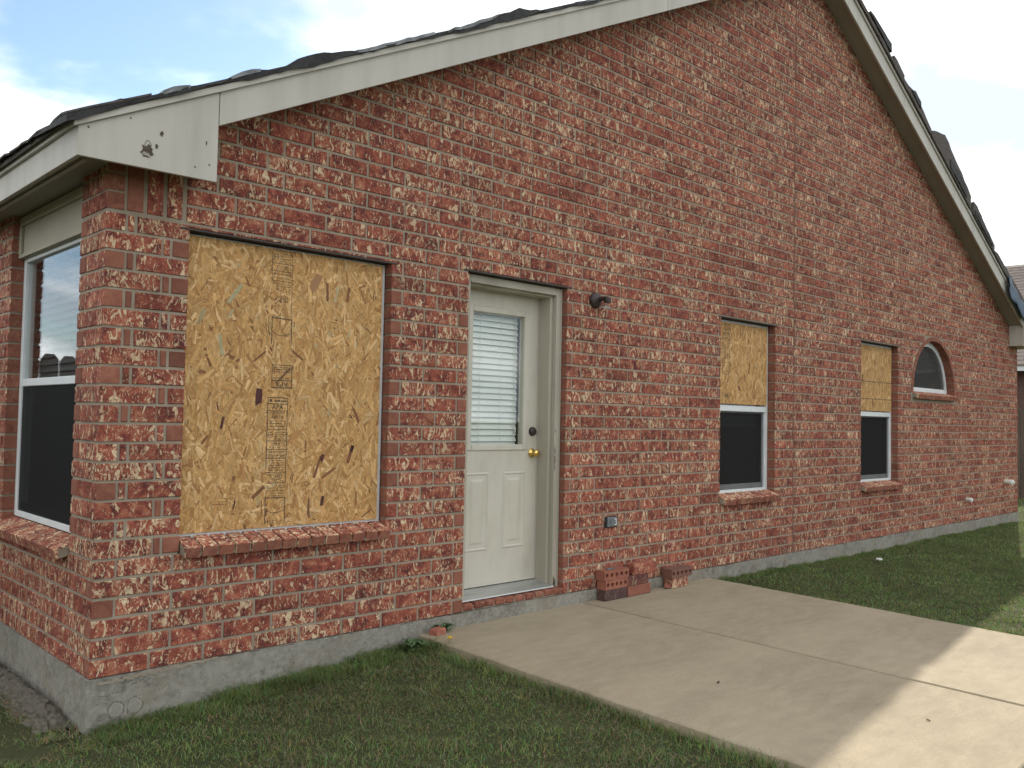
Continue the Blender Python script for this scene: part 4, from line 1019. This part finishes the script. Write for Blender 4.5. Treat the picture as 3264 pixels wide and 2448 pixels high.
def slab(xa, xb, wob=0):
    m = MB(); rr = random.Random(int(xa*10)); n = 24; pts = []
    ya, yb_ = -3.14, -.0105
    L0 = [(xa + (rr.uniform(-.006, .006) if xa < 3 else rr.uniform(-.001, .001)) - (.05*(i/n) if xa < 3 else 0), yb_+(ya-yb_)*i/n) for i in range(n+1)]
    R0 = [(xb + (rr.uniform(-.004, .004) if xb > 4 else rr.uniform(-.001, .001)) - (.06*(i/n) if xb > 4 else 0), yb_+(ya-yb_)*i/n) for i in range(n+1)]
    c = .006
    top = L0+R0[::-1]; k = len(top); cen = (sum(p[0] for p in top)/k, sum(p[1] for p in top)/k)
    ins = []
    for x, y in top: ins.append((x+(c if x < cen[0] else -c), min(max(y, ya+c), yb_-.001)))
    V = [(x, y, zp(y)) for x, y in ins] + [(x, y, zp(y)-c) for x, y in top] + [(x, y, -.3) for x, y in top]
    F = []
    for i in range(n): F.append((i, i+1, k-2-i, k-1-i))
    for i in range(k):
        j = (i+1) % k; F += [(i, k+i, k+j, j), (k+i, 2*k+i, 2*k+j, k+j)]
    m.add(V, F); return m.build('slab', M_patio, pat)
slab(1.905, 3.3985); slab(3.4215, 5.045)
MB().add([(3.396, -3.14, zp(-3.14)-.022), (3.424, -3.14, zp(-3.14)-.022), (3.424, -.012, zp(0)-.022), (3.396, -.012, zp(0)-.022)], [(0, 1, 2, 3)]).build('joint_filler', M_foundline, pat, fix=False)

# bare dirt heaped along the side wall
V = []; nxx, nyy = 14, 90; rr = random.Random(8)
for j in range(nyy):
    for i in range(nxx):
        x = -.21+.20*i/(nxx-1); y = .10+3.4*j/(nyy-1)
        t_ = i/(nxx-1); h = .055*math.exp(-((t_-.72)/.28)**2)*min(1, max(0, (y-.08)/.3))
        V.append((x+rr.uniform(-.01, .01), y+rr.uniform(-.012, .012), gz(x, y)-.010+h+rr.uniform(0, .017)*(1 if 0 < i < nxx-1 else 0)))
F = [(j*nxx+i, j*nxx+i+1, (j+1)*nxx+i+1, (j+1)*nxx+i) for j in range(nyy-1) for i in range(nxx-1)]
tag(MB().add(V, F).build('soil', simple('dry_soil', (.075, .066, .050), (.145, .125, .098), 40, 1.0, bscale=70, bstr=.9, bdist=.01), None, fix=False), 'dry crumbly soil heaped along the foot of the side wall', kind='structure')

# ------------------------------------------------------------------ grass blades
def blades(n, region, hmin, hmax, straw, wmul=1.0, clump=0.0):
    x = rng.uniform(region[0], region[1], n); y = rng.uniform(region[2], region[3], n); return x, y, np.full(n, hmin), np.full(n, hmax), np.full(n, straw), np.full(n, wmul)
sets = [blades(2200, (-1.3, 1.9, -3.1, -.05), .035, .07, 1.0, .8), blades(2600, (-1.3, 1.95, -3.1, -.05), .035, .06, .0, 1.1), blades(120000, (-1.5, 1.98, -3.2, -.011), .014, .044, .30), blades(5200, (1.80, 1.97, -3.2, -.02), .035, .095, .12), blades(9000, (0, 1.95, -.22, -.011), .03, .085, .10),
        blades(26000, (-1.6, -.012, -.2, 2.6), .016, .05, .5), blades(110000, (4.9, 13.6, -3.0, -.011), .018, .046, .15, 1.5), blades(26000, (1.7, 14, -4.4, -3.0), .018, .046, .22, 1.5), blades(5000, (4.88, 5.12, -3.3, -.02), .03, .07, .15, 1.2),
        blades(26000, (13.3, 20, -2.5, 5), .03, .07, .10, 2.2), blades(9000, (5, 13, -.10, -.011), .03, .07, .12, 1.3)]
X_, Y_, HN, HX, ST, WM = [np.concatenate([s[i] for s in sets]) for i in range(6)]
inpat = (X_ > 1.915-.02*(-Y_)) & (X_ < 5.038-.02*(-Y_)) & (Y_ > -3.13)
inhouse = (Y_ > -.011) & (X_ > -.013) & (X_ < XR+.01)
# thin patches
f_ = np.sin(X_*3.1+1.3)*np.sin(Y_*3.7+.4)+np.sin(X_*7.3-Y_*5.1)*.5
dirt = (X_ > -.17) & (X_ < 0) & (Y_ > .12) & (rng.uniform(0, 1, len(X_)) < .5)
keepm = (~dirt) & (~inpat) & (~inhouse) & (rng.uniform(0, 1, len(X_)) < .82+.25*f_)
X_, Y_, HN, HX, ST, WM, f_ = [a[keepm] for a in (X_, Y_, HN, HX, ST, WM, f_)]
n = len(X_)
Z_ = np.array([gz(a, b) for a, b in zip(X_, Y_)])-.004
cl = np.sin(X_*11.3+2*np.sin(Y_*3.1))*np.sin(Y_*12.7+2*np.sin(X_*2.7))+.6*np.sin(X_*23+Y_*17); hgt = (HN+(HX-HN)*rng.beta(2, 3, n))*(1+.38*np.clip(cl, -1, 1)); wd = rng.uniform(.0014, .0028, n)*WM; ang = rng.uniform(0, 2*np.pi, n); lean = rng.uniform(.15, 1.25, n)*hgt
straw = rng.uniform(0, 1, n) < ST*(1+.6*np.clip(f_, -1, 1))
lean = np.where(straw, lean*1.7, lean); hgt = np.where(straw, hgt*.72, hgt)
ca, sa = np.cos(ang), np.sin(ang); wa = ang+rng.uniform(-.9, .9, n)+np.pi/2; wc, wsn = np.cos(wa), np.sin(wa)
def pt(t, side): 
    h = hgt*(t*1.0-.18*t*t); l = lean*t*t; ww = wd*(1-t*.75)*side
    return np.stack([X_+ca*l+wc*ww, Y_+sa*l+wsn*ww, Z_+h], 1)
VV = np.stack([pt(0, -1), pt(0, 1), pt(.55, 1), pt(.55, -1), pt(1, 0)], 1).reshape(-1, 3)
base = np.arange(n)*5
quads = np.stack([base, base+1, base+2, base+3], 1); tris = np.stack([base+3, base+2, base+4], 1)
me = bpy.data.meshes.new('grass'); me.vertices.add(n*5); me.vertices.foreach_set('co', VV.astype(np.float32).ravel())
loops = np.concatenate([quads, tris], 1).ravel()
me.loops.add(len(loops)); me.loops.foreach_set('vertex_index', loops.astype(np.int32))
starts = np.stack([np.arange(n)*7, np.arange(n)*7+4], 1).ravel(); me.polygons.add(2*n); me.polygons.foreach_set('loop_start', starts.astype(np.int32))
me.update(calc_edges=True); me.validate()
gcol = np.stack([rng.uniform(.075, .155, n), rng.uniform(.115, .195, n), rng.uniform(.036, .065, n)], 1)*rng.uniform(.85, 1.9, (n, 1))
scol = np.stack([rng.uniform(.24, .44, n), rng.uniform(.20, .36, n), rng.uniform(.11, .21, n)], 1)
cc_ = np.where(straw[:, None], scol, gcol); cc_ *= (1-.18*np.clip(f_, -1, 1))[:, None]
cc_ = np.repeat(np.concatenate([cc_, np.ones((n, 1))], 1), 5, axis=0)
a = me.attributes.new('col', 'FLOAT_COLOR', 'POINT'); a.data.foreach_set('color', cc_.astype(np.float32).ravel())
gr = bpy.data.objects.new('grass', me); COL.objects.link(gr); me.materials.append(M_grass); tag(gr, 'short patchy lawn grass with dry straw blades around the patio', 'grass', kind='stuff')

# ------------------------------------------------------------------ loose bricks on the patio
GRP = 'loose bricks on the patio edge'
zt = zp(-.05)+.001
def loose(name, label, x0, x1, z0, hh, yf=-.098, dp=.084, mat=M_brick, rz=0, holes=0, plain=0.0, bk=None):
    o = block(name, (x1-x0, dp, hh), ((x0+x1)/2, yf+dp/2, z0+hh/2), (0, 0, R(rz)), mat, None, plain=plain, holes=holes, bev=.004, bk=bk, rough=.0008)
    return tag(o, label, 'brick', GRP)
b1 = loose('loose_brick', 'blackened brick, lowest of the stack with holes', 3.563, 3.820, zt, .079, mat=M_brick_dark)
b2 = loose('loose_brick', 'orange brick showing five round holes, middle of its stack on the black one', 3.566, 3.822, zt+.080, .069, rz=.8, holes=5, plain=1.0, bk=(1.25, .7, 1.0))
b3 = loose('loose_brick', 'orange brick with five holes, topmost of its stack, a grey chip on it', 3.556, 3.832, zt+.150, .070, rz=-1.0, holes=5, plain=1.0, bk=(1.18, .7, 1.0))
loose('loose_brick', 'smooth plain red brick on the slab, right of the black one', 3.828, 4.106, zt, .077, plain=1.0, bk=(1.05, .7, 1.0))
loose('loose_brick', 'grey blackened mottled brick lying on the plain red brick', 3.824, 4.079, zt+.078, .075, mat=M_brick_mid, rz=.4)
loose('loose_brick', 'cracked orange brick, topmost of the middle stack and pushed back to the wall', 3.905, 4.175, zt+.154, .082, yf=-.099, dp=.086, rz=-1.5, plain=.35, bk=(1.15, .60, .3))
loose('loose_brick', 'cream flecked brick standing alone at the right end of the loose bricks', 4.378, 4.600, zt, .080, yf=-.106, dp=.090, rz=1.5, bk=(1.05, .53, 0.0))
loose('loose_brick', 'brown brick with five holes resting on the cream flecked brick', 4.352, 4.640, zt+.081, .072, yf=-.115, dp=.098, rz=1.0, mat=M_brick_brown, holes=5, plain=1.0)
o = block('brick_fragment', (.05, .045, .034), (4.352, -.075, zt+.017), (0, .1, .6), M_brick, None, plain=1.0, bev=.009, rough=.004, bk=(1.1, .7, 1)); tag(o, 'small broken red brick chip left of the cream flecked brick', 'brick')
o = block('brick_fragment', (.088, .070, .062), (2.005, -.075, -.112+.031), (0, 0, R(14)), M_brick, None, plain=1.0, bev=.006, rough=.003, bk=(1.45, .7, 1.0)); tag(o, 'half brick lying in the grass at the patio corner below the wall', 'brick')
m = MB().prism([(3.62, -.07), (3.69, -.078), (3.705, -.055), (3.665, -.040), (3.625, -.048)], zt+.2215, zt+.2285, 'z'); tag(m.build('mortar_chip', M_plate, None), 'small flat grey chip lying on the topmost holed brick', 'chip')

# ------------------------------------------------------------------ small plants and litter
dn = empty('dandelion', (1.915, -.285, gz(1.9, -.28))); tag(dn, 'single yellow dandelion at the grass edge by the patio corner', 'flower')
zb = gz(1.9, -.28)
MB().tube([(1.905, -.29, zb), (1.913, -.288, zb+.04), (1.926, -.285, zb+.075)], [.0026, .0022, .002], 7).build('stem', M_stem, dn)
mb = MB(); c = Vector((1.927, -.285, zb+.082))
for i in range(46):
    a = i*2.399; r_ = .0042*math.sqrt(i)*.82; d = Vector((math.cos(a)*r_*1.0, math.sin(a)*r_, .007-.0002*i))
    q = c+d; t_ = Vector((math.cos(a), math.sin(a), .25)).normalized()*.008; s_ = Vector((-math.sin(a), math.cos(a), 0))*.0022
    mb.add([q-s_, q+s_, q+t_+s_*.7, q+t_-s_*.7], [(0, 1, 2, 3)])
mb.lathe(c-Vector((0, 0, .008)), (0, 0, 1), [(0, .003), (.006, .008), (.012, .009), (.015, .005)], 14)
mb.build('flower_head', M_yellow, dn)
def weed(loc, n, r, h, label, seed):
    o = empty('weed', loc); tag(o, label, 'weed'); rr = random.Random(seed); mb = MB()
    for i in range(n):
        a = rr.uniform(0, 6.28); l = rr.uniform(.4, 1)*r; hh = rr.uniform(.3, 1)*h; wd = rr.uniform(.006, .014); c, s = math.cos(a), math.sin(a)
        pts = [(0, 0.004, .35), (.35, hh*.7, 1.0), (.7, hh, .9), (1, hh*.8, .1)]; V = []
        for t_, z_, w_ in pts: V += [(loc[0]+c*l*t_-s*wd*w_, loc[1]+s*l*t_+c*wd*w_, loc[2]+z_), (loc[0]+c*l*t_+s*wd*w_, loc[1]+s*l*t_-c*wd*w_, loc[2]+z_-.002)]
        mb.add(V, [(0, 1, 3, 2), (2, 3, 5, 4), (4, 5, 7, 6)])
    mb.build('leaf', M_weed, o, fix=False)
weed((2.075, -.035, -.092), 46, .085, .06, 'green weed tuft growing behind the half brick at the wall', 2)
weed((1.78, -.12, gz(1.78, -.12)), 60, .11, .07, 'leafy green weed in the grass left of the dandelion', 4)
P = [(7.46, -.42), (7.50, -.44), (7.545, -.41), (7.53, -.375), (7.48, -.38)]
tag(MB().prism(P, gz(7.5, -.4)+.040, gz(7.5, -.4)+.052, 'z').build('paper_scrap', M_paper, None), 'crumpled white paper scrap on the grass right of the patio', 'litter')
def dryleaf(x, y, s, a, label):
    V = []
    for t_, w_ in ((-1, .05), (-.5, .3), (0, .36), (.5, .26), (1, .03)):
        for sd in (-1, 0, 1): V.append((x+s*(t_*math.cos(a)-sd*w_*math.sin(a)), y+s*(t_*math.sin(a)+sd*w_*math.cos(a)), zp(y)+.002+s*.18*abs(sd)+s*.1*t_*t_))
    nn = len(V); F = [(j*3+i, j*3+i+1, j*3+i+4, j*3+i+3) for j in range(4) for i in range(2)]
    V += [(p, q, r_+.0015) for p, q, r_ in V]; F += [tuple(nn+k for k in reversed(f)) for f in F]
    tag(MB().add(V, F).build('dry_leaf', M_leafd, None), label, 'leaf')
dryleaf(2.524, -1.734, .018, .3, 'small dark dry leaf on the shaded part of the patio')
dryleaf(2.804, -2.679, .012, 1.2, 'tiny dark leaf on the sunlit part of the patio')

# ------------------------------------------------------------------ beyond: neighbour, fences
nh = empty('neighbour_house', (27, 2, -.4)); tag(nh, 'neighbouring house with tan shingle roof seen past the far corner', 'house')
EX, EZ = 21.6, 2.72; RX, RZ = 27.0, 6.02
MB().box(EX+.35, 32.5, -8, 16, -.6, EZ).build('wall', simple('neighbour_brick', (.10, .055, .045), (.14, .085, .065), 14, .9), nh)
MB().box(EX-.03, EX, -8.3, 16.3, EZ-.10, EZ+.06).build('fascia', M_vinyl, nh)
MB().box(EX, EX+.35, -8.3, 16.3, EZ-.06, EZ-.04).build('soffit', M_soffit, nh)
mb = MB(); nr = 30
for i in range(nr):
    a, b = i/nr, (i+1)/nr; x0, x1 = EX-.06+(RX-EX+.06)*a, EX-.06+(RX-EX+.06)*b+.02; z0, z1 = EZ+.05+(RZ-EZ)*a, EZ+.05+(RZ-EZ)*b
    mb.prism([(x0, z0-.03), (x1, z1-.03), (x1, z1+.004), (x0, z0+.018)], -8.3, 16.3)
rf = mb.build('roof', M_shingle_n, nh, fix=False)
MB().prism([(RX, RZ+.0), (32.8, EZ), (32.8, EZ+.05), (RX, RZ+.05)], -8.3, 16.3).build('roof', M_shingle_n, nh)
def fence(name, label, pts, zb, hgt, n, along):
    o = empty(name, pts[0]); tag(o, label, 'fence'); (ax, ay, _), (bx, by, _) = pts; wd = .138
    dx_, dy_ = (bx-ax)/n, (by-ay)/n; Lg = math.hypot(dx_, dy_)
    me0 = None
    for i in range(n):
        x, y = ax+dx_*(i+.5), ay+dy_*(i+.5); h = hgt+random.uniform(-.012, .012)
        hw_ = Lg/2-.004
        P = [(-hw_, 0), (hw_, 0), (hw_, h-.045), (hw_-.035, h), (-hw_+.035, h), (-hw_, h-.045)]
        m = MB()
        if along == 'y': m.prism([(y+a, zb+b) for a, b in P], x-.009, x+.009, 'x')
        else: m.prism([(x+a, zb+b) for a, b in P], y-.009, y+.009, 'y')
        m.build('picket', M_wood, o)
    for z in (.3, hgt-.35):
        m = MB()
        if along == 'y': m.box(ax+.0095, ax+.05, min(ay, by), max(ay, by), zb+z, zb+z+.09)
        else: m.box(min(ax, bx), max(ax, bx), ay+.0095, ay+.05, zb+z, zb+z+.09)
        m.build('rail', M_wood, o)
fence('wooden_fence', 'dark wooden fence between the lawn and the neighbouring house', ((19.6, -4.0, -.3), (19.6, 9.0, -.3)), -.40, 2.10, 92, 'y')
fence('wooden_fence', 'dog-ear picket fence mirrored in the side window', ((-.02, 3.2, -.3), (-6.5, 3.2, -.3)), -.30, 1.98, 46, 'x')
